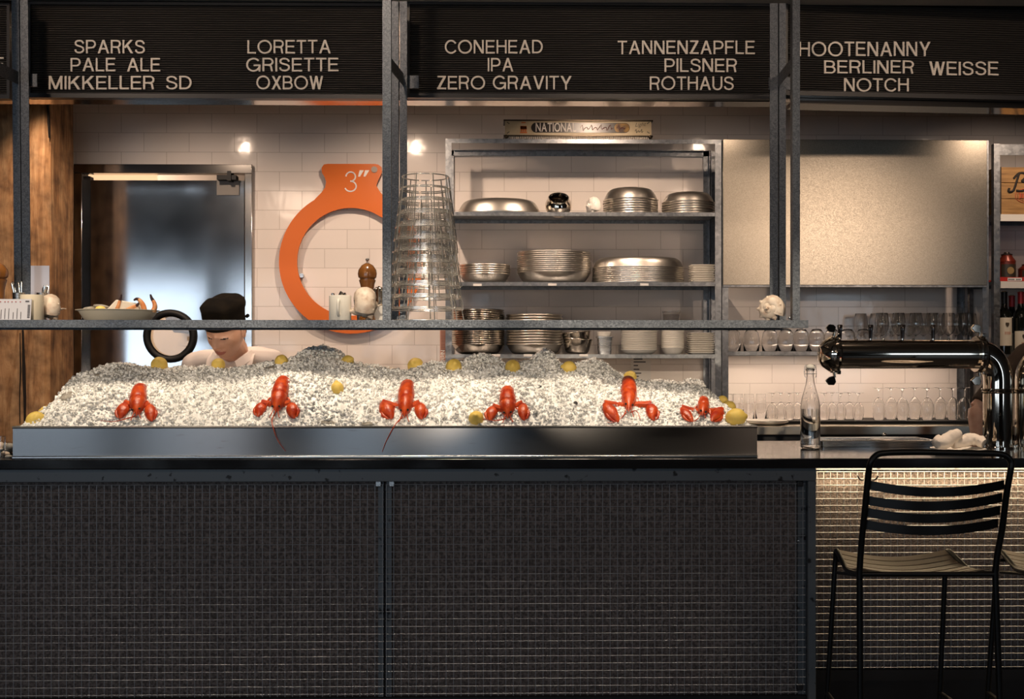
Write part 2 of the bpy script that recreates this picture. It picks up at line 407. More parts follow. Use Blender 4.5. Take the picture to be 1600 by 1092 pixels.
FONT = {
 'A': [_dg((.078, 0), (.40, 1)), _dg((.722, 0), (.40, 1)), _br(.20, .60, .34)],
 'B': [_st(0), _bowl(.05, .61, .51, 1 - h_), _bowl(.05, .655, h_, .51)],
 'C': [_pt(_el(.44, .5, .44 - h_, .515 - h_, 33, 327, 34))],
 'D': [_st(0), _pt([(.05, 1 - h_), (.32, 1 - h_)] + _el(.32, .5, .40 - h_ * .6, .5 - h_, 90, -90, 22)[1:-1] + [(.32, h_), (.05, h_)])],
 'E': [_st(0), _br(.05, .62, 1 - h_), _br(.05, .58, .52), _br(.05, .64, h_)],
 'F': [_st(0), _br(.05, .60, 1 - h_), _br(.05, .54, .50)],
 'G': [_pt(_el(.46, .5, .46 - h_, .515 - h_, 38, 345, 34)), _br(.47, .90, .46), _st(.775, 0, .5)],
 'H': [_st(0), _st(.585), _br(.05, .65, .53)],
 'I': [_st(0)],
 'K': [_st(0), _dg((.62, 1), (.12, .40), .092), _dg((.65, 0), (.31, .60), .088)],
 'L': [_st(0), _br(.05, .57, h_)],
 'M': [_st(0), _st(.715), _dg((.068, 1), (.425, 0), .075), _dg((.782, 1), (.425, 0), .075)],
 'N': [_st(0), _st(.585), _dg((.075, 1), (.645, 0), .082)],
 'O': [_pt(_el(.49, .5, .49 - h_, .515 - h_, 0, 360, 44))],
 'P': [_st(0), _bowl(.05, .625, .42, 1 - h_)],
 'R': [_st(0), _bowl(.05, .635, .47, 1 - h_), _pt([(.34, .46), (.46, .44), (.535, .37), (.56, .20), (.60, 0)])],
 'S': [_pt([(.61, .72), (.585, .82), (.50, .905), (.36, .945), (.22, .93), (.11, .86), (.075, .755), (.10, .655), (.19, .585), (.34, .535), (.48, .49), (.585, .42), (.625, .31), (.60, .185), (.51, .095), (.36, .055), (.21, .075), (.10, .15), (.055, .285)])],
 'T': [_st(.255), _br(0, .645, 1 - h_)],
 'U': [_pt([(h_, 1), (h_, .34)] + _el(.345, .32, .345 - h_, .335 - h_, 180, 360, 20) + [(.69 - h_, .34), (.69 - h_, 1)])],
 'V': [_dg((.078, 1), (.38, 0)), _dg((.682, 1), (.38, 0))],
 'W': [_dg((.075, 1), (.285, 0), .072), _dg((.49, 1), (.285, 0), .072), _dg((.49, 1), (.695, 0), .072), _dg((.905, 1), (.695, 0), .072)],
 'X': [_dg((.09, 1), (.61, 0), .085), _dg((.61, 1), (.09, 0), .085)],
 'Y': [_dg((.08, 1), (.375, .40), .08), _dg((.67, 1), (.375, .40), .08), _st(.3075, 0, .44)],
 'Z': [_br(.03, .60, 1 - h_), _br(0, .62, h_), _dg((.09, h_), (.53, 1 - h_), .09)],
}
FW = {c: max(max(p[0] for p in L + R) for L, R in s) for c, s in FONT.items()}
def letter_mb(ch, place, depth):
    """place(x, y, d): glyph coordinates to the scene, d the height above the board"""
    m = MB()
    for k, (L, R) in enumerate(FONT[ch]):
        n = len(L); dd = depth + k * .00012
        rings = [[place(*L[i], 0), place(*R[i], 0), place(*R[i], dd), place(*L[i], dd)] for i in range(n)]
        m.loft(rings)
    return m

# ================================================================== THE ROOM
XL, XR, YB, YW, CZ = -5.6, 5.6, -3.0, 6.30, 3.32
DX0, DX1, DZT = gx(124, YW), gx(387, YW), gz(268, YW)      # doorway in the tiled wall
def sbox(name, m, *b, **k): return struct(MB().box(*b).build(name, m, **k))
sbox('floor', FLOORM, XL, XR, YB - .2, 9.0, -.1, 0)
sbox('ceiling', CEILM, XL, XR, YB - .2, 9.0, CZ, CZ + .1)
mb = MB().box(XL, DX0, YW, YW + .14, 0, CZ).box(DX1, XR, YW, YW + .14, 0, CZ).box(DX0, DX1, YW, YW + .14, DZT, CZ)
struct(mb.build('wall_back', TILE))
sbox('wall_left', DARKW, XL - .1, XL, YB - .2, 9.0, 0, CZ)
sbox('wall_right', DARKW, XR, XR + .1, YB - .2, 9.0, 0, CZ)
mb = MB().box(XL, XR, YB - .2, YB - .1, 0, WZ0).box(XL, XR, YB - .2, YB - .1, WZ1, CZ)
edges = [XL] + [e for x, w_ in WINS for e in (x - w_ / 2, x + w_ / 2)] + [XR]
for i in range(0, len(edges), 2): mb.box(edges[i], edges[i + 1], YB - .2, YB - .1, WZ0, WZ1)
struct(mb.build('wall_front', DARKW))
for i, (x, w_) in enumerate(WINS):
    a, b = x - w_ / 2, x + w_ / 2
    o = MB().box(a, b, YB - .12, YB - .05, WZ0, WZ0 + .05).box(a, b, YB - .12, YB - .05, WZ1 - .04, WZ1) \
        .box(a, a + .03, YB - .12, YB - .05, WZ0, WZ1).box(b - .03, b, YB - .12, YB - .05, WZ0, WZ1).build('window_%d' % (i + 1), BLKFRAME)
    struct(o)
# kitchen seen through the porthole
KW = mat('kitchen_wall', (.55, .45, .33), .7)
sbox('wall_kitchen', KW, XL, 0.2, 8.9, 9.0, 0, CZ)
o = MB().prism([(-2.44, 1.80), (-2.32, 1.60), (-1.2, 1.60), (-1.2, CZ), (-2.44, CZ)], 8.45, 8.89).build('kitchen_hood', mat('hood_steel', (.16, .14, .125), .5, .6), loc=(-2.0, 8.7, 1.60))
tag(o, 'grey steel kitchen hood seen through the round door window', 'hood')
o = MB().box(-2.25, -1.0, 8.3, 8.899, 1.50, 1.53).build('kitchen_shelf', KW, loc=(-1.7, 8.6, 1.5)); tag(o, 'kitchen wall shelf seen through the round door window', 'shelf')

# soffit with a polished steel underside, and the beam above the letter boards
SOFST = mat('soffit_steel', (.42, .37, .33), .12, 1)
o = MB().box(XL, gx(1239, 4.93), 4.968, 5.07, gz(154.5, 4.93), CZ).add([], []).build('trim_1', SOFST); struct(o)
a = at(1240, 155, 4.985); sl = math.tan(math.radians(4.3))
poly = [(a.x, 4.975), (XR, 4.975 + (XR - a.x) * sl), (XR, 5.10 + (XR - a.x) * sl), (a.x, 5.10)]
o = MB().prism(poly, gz(156, 4.95) - .006, CZ, axis='z').build('trim_2', SOFST); struct(o)
BEAMM = mat('grey_beam', (.32, .30, .27), .6)
sbox('trim_3', BEAMM, XL, XR, 4.805, 4.94, gz(9, 4.93) + .0135, CZ)

# timber post at the left
x0, x1 = gx(-90, 5.72), gx(76, 5.72)
mb = MB()
zs = [i * .16 for i in range(int(CZ / .16) + 1)] + [CZ]
rings = []
for z in zs:
    j = lambda k: (noise.noise(Vector((k * 3.1, z * 1.3, 0)))) * .012
    rings.append([(x0 + j(0), 5.72, z), (x1 - .02 + j(1), 5.72 + j(2) * .4, z), (x1 + j(1), 5.745, z), (x1 + .012 + j(3), 6.02, z), (x0, 6.02, z)])
mb.loft(rings)
tp = mb.build('timber_post', TIMBER, loc=(gx(20, 5.72), 5.87, 0), smooth=False)
struct(tag(tp, 'massive rough brown timber post with a long dark crack at left edge', 'post'))
CRACK = mat('crack', (.008, .004, .002), .95)
def crack(pts, wd):
    m = MB(); L = []; R = []
    for (px, py), q in zip(pts, wd):
        c = at(px, py, 5.715); L.append(c - XV * q); R.append(c + XV * q)
    for i in range(len(L) - 1):
        m.add([L[i], R[i], R[i + 1], L[i + 1], L[i] + YV * .02, R[i] + YV * .02, R[i + 1] + YV * .02, L[i + 1] + YV * .02],
              [(0, 1, 2, 3), (4, 7, 6, 5), (0, 4, 5, 1), (1, 5, 6, 2), (2, 6, 7, 3), (3, 7, 4, 0)])
    m.build('crack', CRACK, parent=tp)
crack([(35, 500), (36, 540), (37, 580), (38.5, 620), (38.5, 668)], (.003, .005, .008, .007, .004))
crack([(31, 520), (32, 580), (30.5, 620), (31, 662)], (.001, .003, .002, .002))
crack([(74, 160), (75, 190), (76, 215)], (.002, .004, .001))

# ---------------------------------------------------------------- swing door with porthole in a steel frame
door = thing('door_1', 'brushed steel kitchen swing door with a round black-rimmed porthole', 'door', ((DX0 + DX1) / 2, 6.36, 0)); door['kind'] = 'structure'
pc = at(265, 525, 6.32); PR = 33.5 / 285.
lx0, lx1, lz1 = gx(141, 6.33), gx(381, 6.33), gz(283, 6.33)
# leaf with a real round hole
n = 48; ring = [(pc.x + PR * math.cos(2 * math.pi * i / n), pc.z + PR * math.sin(2 * math.pi * i / n)) for i in range(n)]
def onrect(a):
    c, s_ = math.cos(a), math.sin(a); t = 1e9
    if c > 1e-9: t = min(t, (lx1 - pc.x) / c)
    if c < -1e-9: t = min(t, (lx0 - pc.x) / c)
    if s_ > 1e-9: t = min(t, (lz1 - pc.z) / s_)
    if s_ < -1e-9: t = min(t, (.02 - pc.z) / s_)
    return (pc.x + c * t, pc.z + s_ * t)
angs = sorted([2 * math.pi * i / n for i in range(n)] + [math.atan2(zz - pc.z, xx - pc.x) % (2 * math.pi) for xx in (lx0, lx1) for zz in (.02, lz1)])
inn = [(pc.x + PR * math.cos(a), pc.z + PR * math.sin(a)) for a in angs]; out = [onrect(a) for a in angs]
mb = MB(); Y0, Y1 = 6.335, 6.375
mb.loft([[(p[0], Y0, p[1]) for p in inn], [(p[0], Y0, p[1]) for p in out], [(p[0], Y1, p[1]) for p in out], [(p[0], Y1, p[1]) for p in inn], [(p[0], Y0, p[1]) for p in inn]], False, False)
mb.build('door_leaf', DOORST, parent=door)
MB().tube([(pc.x + (PR + .009) * math.cos(2 * math.pi * i / 40), 6.33, pc.z + (PR + .009) * math.sin(2 * math.pi * i / 40)) for i in range(40)], .0205, 10, True).build('porthole_rim', RUBBER, parent=door)
MB().lathe([(0, -.003), (PR + .002, -.003), (PR + .002, .003), (0, .003)], 40, M=Matrix.Translation((pc.x, 6.352, pc.z)) @ Matrix.Rotation(math.pi / 2, 4, 'X')).build('porthole_glass', GLASS, parent=door)
MB().box(gx(339, 6.33), gx(374, 6.33), 6.325, 6.3349, gz(306, 6.33), gz(282, 6.33)).build('notice_plate', mat('plate_grey', (.22, .20, .18), .5), parent=door)
MB().box(gx(342, 6.32), gx(372, 6.32), 6.27, 6.33, gz(283, 6.3), gz(276, 6.3)).box(gx(358, 6.31), gx(364, 6.31), 6.26, 6.335, gz(285, 6.3), gz(270, 6.3)).build('door_closer', RUBBER, parent=door)
fr = door
Yf = 6.265
FRST = mat('frame_steel', (.6, .58, .56), .13, 1)
MB().box(gx(115, Yf), gx(394, Yf), Yf, 6.33, gz(272, Yf), gz(258, Yf)).build('head_trim', FRST, parent=fr, bevel=.003)
MB().box(gx(115, Yf), gx(128, Yf), Yf, 6.39, 0, gz(272, Yf) - .0005).build('jamb', FRST, parent=fr, bevel=.003)
MB().box(gx(382, Yf), gx(394, Yf), Yf, 6.39, 0, gz(272, Yf) - .0005).build('jamb', FRST, parent=fr, bevel=.003)
MB().box(gx(129, 6.3), gx(141, 6.33) - .002, 6.335, 6.39, 0, gz(274, Yf)).build('stop', DOORST, parent=fr)

# ---------------------------------------------------------------- orange 3" gauge on the wall
YG = 6.255; g = thing('gauge_sign', 'large orange ring shaped wall sign reading three inches', 'sign', (gx(548, YG), YG, gz(409, YG)))
S = 1800 / YG; C = at(548.5, 409, YG); R0, R1 = 112 / S, 84 / S
def P2(px, py): p = at(px, py, YG); return (p.x, p.z)
a0 = math.degrees(math.asin(44 / 112.))
outer = arc(C.x, C.z, R0, 90 + a0 - 6, 90 - a0 + 6 + 360, 72)
neck = [P2(590, 298), P2(588, 290), P2(590, 283), P2(594, 275)] + [P2(px, py) for px, py in ((597, 268), (596, 261), (591, 257), (586, 256), (512, 256), (506, 257), (502.5, 262), (503, 270), (507, 276), (509.5, 284), (508, 293), (505, 299))]
outl = neck[::-1]
inner = arc(C.x, C.z, R1, 90, 450, 72)[:-1]
# plate: outline ring lofted to the inner circle by angle
pts = outer + neck
pts = sorted(pts, key=lambda p: math.atan2(p[1] - C.z, p[0] - C.x))
outer_s = arc(C.x, C.z, R0, 0, 360, 96)[:-1]
hw = 43 / S
mb = MB()
ang = [math.radians(360 * i / 96) for i in range(96)]
ro = [(C.x + R0 * math.cos(t), C.z + R0 * math.sin(t)) for t in ang]; ri = [(C.x + R1 * math.cos(t), C.z + R1 * math.sin(t)) for t in ang]
Yb = YG + .014
mb.loft([[(p[0], YG, p[1]) for p in ri], [(p[0], YG, p[1]) for p in ro], [(p[0], Yb, p[1]) for p in ro], [(p[0], Yb, p[1]) for p in ri], [(p[0], YG, p[1]) for p in ri]], False, False)
tab = [P2(px, py) for px, py in ((500, 322), (484, 321), (493, 310), (502, 301), (508, 293), (509.5, 284), (507, 276), (503, 270), (502.5, 262), (506, 257), (512, 256),
        (586, 256), (591, 257), (596, 261), (597, 268), (594, 275), (590, 283), (588, 290), (594, 300), (603, 310), (613, 321), (597, 322), (572, 313.5), (548, 311), (524, 313.5))]
mb.prism(tab, YG - .0004, Yb)
mb.build('ring_plate', ORANGE, parent=g, angle=30)
hc = at(585, 265, YG)
MB().lathe([(0, -.002), (.015, -.002), (.017, .001), (.017, .004), (0, .004)], 20, M=Matrix.Translation((hc.x, YG - .002, hc.z)) @ Matrix.Rotation(math.pi / 2, 4, 'X')).build('eyelet', mat('grey_eyelet', (.24, .20, .17), .5, .5), parent=g)
for (px, py) in ((520, 268), (470, 430), (560, 505)):
    p = at(px, py, YG); MB().lathe([(0, 0), (.012, 0), (.012, .03), (0, .03)], 12, M=Matrix.Translation((p.x, Yb, p.z)) @ Matrix.Rotation(-math.pi / 2, 4, 'X')).build('standoff', STEEL, parent=g)
# thin white numeral and inch mark
m3 = MB()
def strk(pts, wd):
    for i in range(len(pts) - 1):
        a, b = Vector(pts[i]), Vector(pts[i + 1]); d = (b - a).normalized(); nn = Vector((-d.y, d.x)) * wd / 2
        q = [at(*p, YG - .0006) for p in (a + nn - d * .3, b + nn + d * .3, b - nn + d * .3, a - nn - d * .3)]
        m3.add(q + [p - YV * .0025 for p in q], [(0, 1, 2, 3), (4, 7, 6, 5), (0, 4, 5, 1), (1, 5, 6, 2), (2, 6, 7, 3), (3, 7, 4, 0)])
up3 = [(548 + 7.4 * math.cos(math.radians(t)), 276 - 7.2 * math.sin(math.radians(t))) for t in range(175, -91, -19)]
lo3 = [(547.6 + 9 * math.cos(math.radians(t)), 291 - 8 * math.sin(math.radians(t))) for t in range(90, -176, -19)]
strk(up3, 2.1); strk(lo3, 2.1)
for dx in (0, 8.5):
    q = [at(*p, YG - .0006) for p in ((562 + dx, 266), (568.5 + dx, 266), (562.5 + dx, 276), (559.5 + dx, 276))]
    m3.add(q + [p - YV * .0025 for p in q], [(0, 1, 2, 3), (4, 7, 6, 5), (0, 4, 5, 1), (1, 5, 6, 2), (2, 6, 7, 3), (3, 7, 4, 0)])
m3.build('numeral', WHITEP, parent=g)

# ---------------------------------------------------------------- letter boards
def letter_board(label, x0, x1, p0, nrm, words, top=9):
    """x0, x1: left and right px; board face lies in the plane (p0, nrm)"""
    c = hit((x0 + x1) / 2, 150, p0, nrm); t = thing('letter_board', label, 'letter board', c)
    right = Vector((-nrm.y, nrm.x, 0)).normalized()
    if right.x < 0: right = -right
    back = -nrm if nrm.y < 0 else nrm
    hx0, hx1 = hit(x0, HZ, p0, nrm), hit(x1, HZ, p0, nrm)
    zt, zb = hit((x0 + x1) / 2, top, p0, nrm).z, hit((x0 + x1) / 2, 147, p0, nrm).z
    zb2 = hit((x0 + x1) / 2, 154, p0, nrm).z
    W = (hx1 - hx0).length; O = Vector((hx0.x, hx0.y, 0))
    M = Matrix.Translation(O) @ Matrix(((right.x, back.x, 0, 0), (right.y, back.y, 0, 0), (0, 0, 1, 0), (0, 0, 0, 1)))
    prof = []; nr = 39; dz = (zt - zb) / nr                    # felt ribs: profile (depth, z)
    for i in range(nr):
        z = zb + i * dz; prof += [(.010, z), (.002, z + dz * .34), (.0, z + dz * .5), (.002, z + dz * .7), (.010, z + dz * .72)]
    prof += [(.010, zt), (.03, zt), (.03, zb)]
    MB().prism(prof, .012, W - .012, axis='x', M=M).build('ribbed_panel', BOARD, parent=t, smooth=False)
    MB().box(0, W, -.008, .034, zb2, zb, M).build('bottom_rail', BLKFRAME, parent=t)
    MB().box(0, W, -.008, .034, zt, zt + .012, M).build('top_rail', BLKFRAME, parent=t)
    for xx in (0, W - .012): MB().box(xx, xx + .012, -.008, .034, zb, zt, M).build('side_rail', BLKFRAME, parent=t)
    out = -back
    for txt, lx0, lx1, ly0, ly1 in words:
        gap = .115; tot = sum(FW[ch] for ch in txt) + gap * (len(txt) - 1); k = (lx1 - lx0) / tot; x = lx0
        for ch in txt:
            a = hit(x, ly1, p0, nrm); b = hit(x + FW[ch] * k, ly0, p0, nrm); wd = (Vector((b.x, b.y, 0)) - Vector((a.x, a.y, 0))).length
            kk = wd / FW[ch]; hz_ = b.z - a.z; jz = random.uniform(-.0006, .0006)
            letter_mb(ch, lambda gx_, gy_, d, a=a, kk=kk, hz_=hz_, jz=jz: a + right * (gx_ * kk) + ZV * (gy_ * hz_ + jz) + out * (.0005 + d), .006).build('letter', LETTER, parent=t, angle=30)
            x += (FW[ch] + gap) * k
random.seed(5)
NY = Vector((0, -1, 0)); PB = Vector((0, 4.93, 0))
letter_board('black ribbed letter board at far left showing the end of a letter E', -420, 16, PB, NY, [('E', -9, 7, 90, 111)])
letter_board('black ribbed letter board reading SPARKS PALE ALE and LORETTA GRISETTE', 44, 612, PB, NY,
    [('SPARKS', 117, 227, 63, 84), ('PALE', 111, 181, 91, 112), ('ALE', 199, 251, 91, 112), ('MIKKELLER', 77, 242, 119, 140), ('SD', 260, 300, 119, 140),
     ('LORETTA', 387, 517, 63, 84), ('GRISETTE', 385, 529, 91, 112), ('OXBOW', 401, 505, 119, 140)])
letter_board('black ribbed letter board reading CONEHEAD IPA and TANNENZAPFLE PILSNER', 636, 1210, PB, NY,
    [('CONEHEAD', 695, 848, 63, 84), ('IPA', 762, 802, 91, 112), ('ZERO', 683, 758, 119, 140), ('GRAVITY', 770, 893, 119, 140),
     ('TANNENZAPFLE', 965, 1179, 64, 85), ('PILSNER', 1038, 1151, 92, 113), ('ROTHAUS', 1015, 1146, 120, 141)])
pa = hit(1226, 150, PB, NY); PD = Vector((pa.x, pa.y, 0)); an = math.radians(4.3); ND = Vector((math.sin(an), -math.cos(an), 0))
letter_board('black ribbed letter board reading HOOTENANNY BERLINER WEISSE NOTCH', 1226, 1700, PD, ND,
    [('HOOTENANNY', 1248, 1453, 66, 88), ('BERLINER', 1287, 1427, 95, 115), ('WEISSE', 1451, 1559, 97, 118), ('NOTCH', 1318, 1419, 123, 143)], top=11)

# ---------------------------------------------------------------- hanging shelf with its angle-iron posts
SY0, SY1 = 4.40, 4.80; SZT, SZB = gz(500, SY0), gz(512, SY0); SX0, SX1 = gx(-90, SY0), gx(1263, SY0)
hs = thing('hanging_shelf', 'long grey galvanised steel shelf hung over the counter on paired posts', 'shelf', (0, 4.6, SZB))
MB().box(SX0, SX1, SY0, SY0 + .005, SZB, SZT).box(SX0, SX1, SY0 + .005, SY0 + .035, SZB, SZB + .005).build('front_rail', GALVD, parent=hs)
MB().box(SX0, SX1, SY1 - .005, SY1, SZB, SZT).box(SX0, SX1, SY1 - .035, SY1 - .005, SZB, SZB + .005).build('rear_rail', GALVD, parent=hs)
MB().box(SX0, SX1, SY0 + .005, SY1 - .005, SZT - .012, SZT - .002).build('shelf_panel', GALVD, parent=hs)
MB().box(SX1 - .005, SX1 - .0005, SY0 + .0052, SY1 - .0052, SZB + .006, SZT - .0125).build('end_rail', GALVD, parent=hs)
ST = SZT - .002                                       # top of the shelf, where things stand
def lpost(ax, bx, ay, ztop, side=1, lean=0):
    """an L-angle post: front flange ax..bx (px at depth ay), side flange going back"""
    X0, X1 = gx(ax, ay), gx(bx, ay); m = MB()
    def bb(x0, x1, y0, y1):
        m.loft([[(x0 + k, y0, z), (x1 + k, y0, z), (x1 + k, y1, z), (x0 + k, y1, z)] for z, k in ((ST, 0), (ztop, -lean))])
    bb(X0, X1, ay, ay + .005)
    if side > 0: bb(X1 - .005, X1, ay + .005, ay + .035)
    else: bb(X0, X0 + .005, ay + .005, ay + .035)
    return m.build('post', GALVD, parent=hs)
ZP = gz(4, 4.77)
lpost(597.5, 611, 4.402, CZ, 1); lpost(1238.5, 1250, 4.402, CZ, -1); lpost(-50, -37, 4.402, CZ, 1)
lpost(22.5, 34, 4.76, ZP, 1, .012); lpost(35.5, 48, 4.76, ZP, -1, .012)
lpost(612, 622.5, 4.76, ZP, 1); lpost(624.5, 636, 4.76, ZP, -1)
lpost(1203, 1215.5, 4.76, ZP, 1); lpost(1217.5, 1228, 4.76, ZP, -1)
zb = gz(127, 4.78); hb = .0265
for fx, rx in ((gx(1244, 4.41), gx(1216, 4.757)), (gx(604, 4.41), gx(630, 4.757)), (gx(-43, 4.41), gx(28, 4.757))):
    m = MB(); q = .004; sg = 1 if rx > fx else -1
    pl = [(fx, 4.438), (rx, 4.757)]
    m.add([(fx, 4.44, zb - hb), (rx, 4.754, zb - hb), (rx, 4.759, zb - hb), (fx, 4.446, zb - hb), (fx, 4.44, zb + hb), (rx, 4.754, zb + hb), (rx, 4.759, zb + hb), (fx, 4.446, zb + hb)],
          [(3, 2, 1, 0), (4, 5, 6, 7), (0, 1, 5, 4), (1, 2, 6, 5), (2, 3, 7, 6), (3, 0, 4, 7)])
    m.build('brace', GALVD, parent=hs)
    tx = rx + (.062 if sg > 0 else -.05)
    MB().box(min(rx - .03 * sg, tx), max(rx - .03 * sg, tx), 4.796, 4.801, zb - hb, zb + hb).build('brace_tab', GALVD, parent=hs)
for px in (1234, 1241):
    MB().ell(at(px, 497, 4.46), .007, .007, .006, 10, 6).build('bolt', STEEL, parent=hs)

# ================================================================== BAR
CT = gz(717, 4.19); CY0, CY1 = 4.19, 5.08; CTH = .036
o = MB().box(gx(-160, CY0), gx(2250, CY0), CY0, CY1, CT - CTH, CT).build('counter_top', BLKSTONE, loc=(0, 4.63, CT - CTH), bevel=.003)
tag(o, 'long polished black stone bar top running the whole width', 'counter')
bf = thing('bar_cabinet', 'dark bar front of wire mesh panels over rough fibre board', 'bar front', (0, 4.6, 0))
BZ = gz(1088, 4.235); AZ = gz(752, 4.215); AT = CT - CTH - .001
x0, xe = gx(-160, 4.235), gx(1275, 4.215)
MB().box(x0, xe, 4.212, 4.235, AZ, AT).build('apron', APRON, parent=bf, bevel=.002)
MB().box(x0, xe - .004, 4.262, 4.28, BZ - .02, AZ + .02).build('backing_board', FIBRE, parent=bf)
MB().box(x0, xe - .06, 4.30, 5.0, 0, BZ - .022).box(xe - .058, gx(2250, 4.6), 4.66, 5.0, 0, gz(1066, 4.6)).build('plinth', BLKFRAME, parent=bf)
MB().box(x0, xe - .03, 4.232, 4.262, BZ - .022, BZ - .002).build('bottom_rail', BLKFRAME, parent=bf)
def lposth(px0, px1, y, z0, z1): return MB().box(gx(px0, y), gx(px1, y), y, y + .004, z0, z1).box(gx(px0, y), gx(px0, y) + .004, y + .004, y + .03, z0, z1)
lposth(591, 599.5, 4.24, BZ, AZ - .001).build('post', APRON, parent=bf); lposth(604, 612, 4.24, BZ, AZ - .001).build('post', APRON, parent=bf)
lposth(1247, 1259, 4.244, BZ, AZ - .001).build('post', APRON, parent=bf)
MB().box(gx(1263, 4.214), xe, 4.214, 4.244, 0, AZ - .0005).build('end_post', APRON, parent=bf, bevel=.002)
MB().box(xe - .004, xe, 4.2445, 4.66, 0, AT - .002).build('side_panel', APRON, parent=bf)
def wire_mesh(x0, x1, z0, z1, y, pitch, r=.0013, ph=0.):
    m = MB()
    nx = int((x1 - x0) / pitch); nz = int((z1 - z0) / pitch)
    for i in range(nx + 1):
        x = x0 + i * pitch; m.tube([(x, y, z0), (x, y, z1)], r, 5)
    for j in range(nz + 1):
        z = z1 - j * pitch; m.tube([(x0, y - r * 1.9, z), (x1, y - r * 1.9, z)], r, 5)
    m.build('wire_mesh', MESHW, parent=bf)
wire_mesh(x0 + .01, gx(600, 4.23), BZ + .004, AZ - .012, 4.230, .0274); wire_mesh(gx(603.5, 4.23), gx(1258, 4.23), BZ + .004, AZ - .012, 4.230, .0274)
for px, py in ((590, 757), (611, 757), (1253, 757), (1253, 1077), (1252, 848), (1252, 958)):
    p = at(px, py, 4.2); big = py in (757, 1077)
    if big: MB().box(p.x - .011, p.x + .011, 4.222, 4.24, p.z - .011, p.z + .011).build('corner_clip', BLKFRAME if px > 700 else STEEL, parent=bf, bevel=.003)
    else: MB().lathe([(0, 0), (.004, 0), (.004, .004), (0, .005)], 10, M=Matrix.Translation((p.x, 4.242, p.z)) @ Matrix.Rotation(math.pi / 2, 4, 'X')).build('screw', STEEL, parent=bf)
# recessed seat bay at the right, lit from under the overhang
RZ1, RZ0 = gz(738, 4.6), gz(1048, 4.6); xr = gx(2250, 4.6)
MB().box(xe + .001, xr, 4.64, 4.66, RZ0 - .04, AT - .002).build('backing_board', FIBRE, parent=bf)
MB().box(xe + .001, xr, 4.60, 4.639, RZ1 + .008, AT - .001).build('apron', APRON, parent=bf)
MB().box(xe + .001, xr, 4.60, 4.639, RZ0 - .045, RZ0 - .004).build('bottom_rail', BLKFRAME, parent=bf)
wire_mesh(xe + .006, xr, RZ0, RZ1, 4.605, .0271, .0017)
for px in (1356,):
    m = MB()
    for s in (-1, 1):
        m.tube(spline([at(px + s * 2, 746, 4.598) + YV * 0, at(px + s * 8, 750, 4.58), at(px + s * 13, 748, 4.565), at(px + s * 16, 743, 4.56)]), [.0035] * 18 + [.0045], 8)
    m.box(at(px - 5, 0, 4.6).x, at(px + 5, 0, 4.6).x, 4.596, 4.6005, at(px, 752, 4.6).z, at(px, 741, 4.6).z)
    m.build('coat_hook', BLKFRAME, parent=bf)

# ---------------------------------------------------------------- ice tray
TY0, TY1 = 4.235, 5.05; TX0, TX1 = gx(20, TY0), gx(1183, TY0); TZ1 = gz(667, TY0); TZ0 = CT
tr = thing('ice_tray', 'long low brushed steel tray on the bar top holding crushed ice', 'tray', ((TX0 + TX1) / 2, 4.64, TZ0))
m = MB(); th = .004
m.box(TX0, TX1, TY0, TY0 + th, TZ0, TZ1).box(TX0, TX1, TY1 - th, TY1, TZ0, TZ1).box(TX0, TX0 + th, TY0 + th, TY1 - th, TZ0, TZ1).box(TX1 - th, TX1, TY0 + th, TY1 - th, TZ0, TZ1)
m.box(TX0 + th, TX1 - th, TY0 + th, TY1 - th, TZ0, TZ0 + th)
m.build('tray_body', TRAYST, parent=tr)
m = MB()
q = .0045; m.tube([(TX0, TY0, TZ1), (TX1, TY0, TZ1), (TX1, TY1, TZ1), (TX0, TY1, TZ1)], q, 8, True); m.build('rolled_rim', STEEL, parent=tr)
MB().box(TX0, TX1, TY0 - .012, TY0 - .0005, TZ0, TZ0 + .010).build('foot_strip', STEEL, parent=tr, bevel=.003)

# ---------------------------------------------------------------- crushed ice
CR = [(60, 668), (78, 650), (92, 622), (110, 600), (140, 584), (165, 573), (200, 569), (235, 573), (262, 578), (300, 576), (340, 577), (380, 571), (420, 570), (448, 564), (470, 553), (488, 545), (503, 542), (520, 548), (540, 561), (560, 569), (575, 570),
      (600, 573), (625, 580), (650, 575), (672, 568), (700, 572), (722, 566), (742, 556), (756, 554), (772, 559), (790, 571), (812, 575), (830, 564), (846, 553), (852, 550), (862, 556), (876, 572), (892, 575), (905, 565), (925, 561), (940, 566), (958, 582), (975, 594), (1000, 600), (1018, 596), (1060, 598), (1094, 597), (1110, 607), (1124, 620), (1138, 638), (1152, 658), (1163, 670)]
YC = 4.80
crx = np.array([gx(p[0], YC) for p in CR]); crz = np.array([at(p[0], p[1], YC).z for p in CR])
def fbm(x, y, s, o=3): return sum(noise.noise(Vector((x * s * 2 ** i, y * s * 2 ** i, 7.3 + i))) / 2 ** i for i in range(o))
RIMZ = TZ1 - .006; YF0 = TY0 + .006
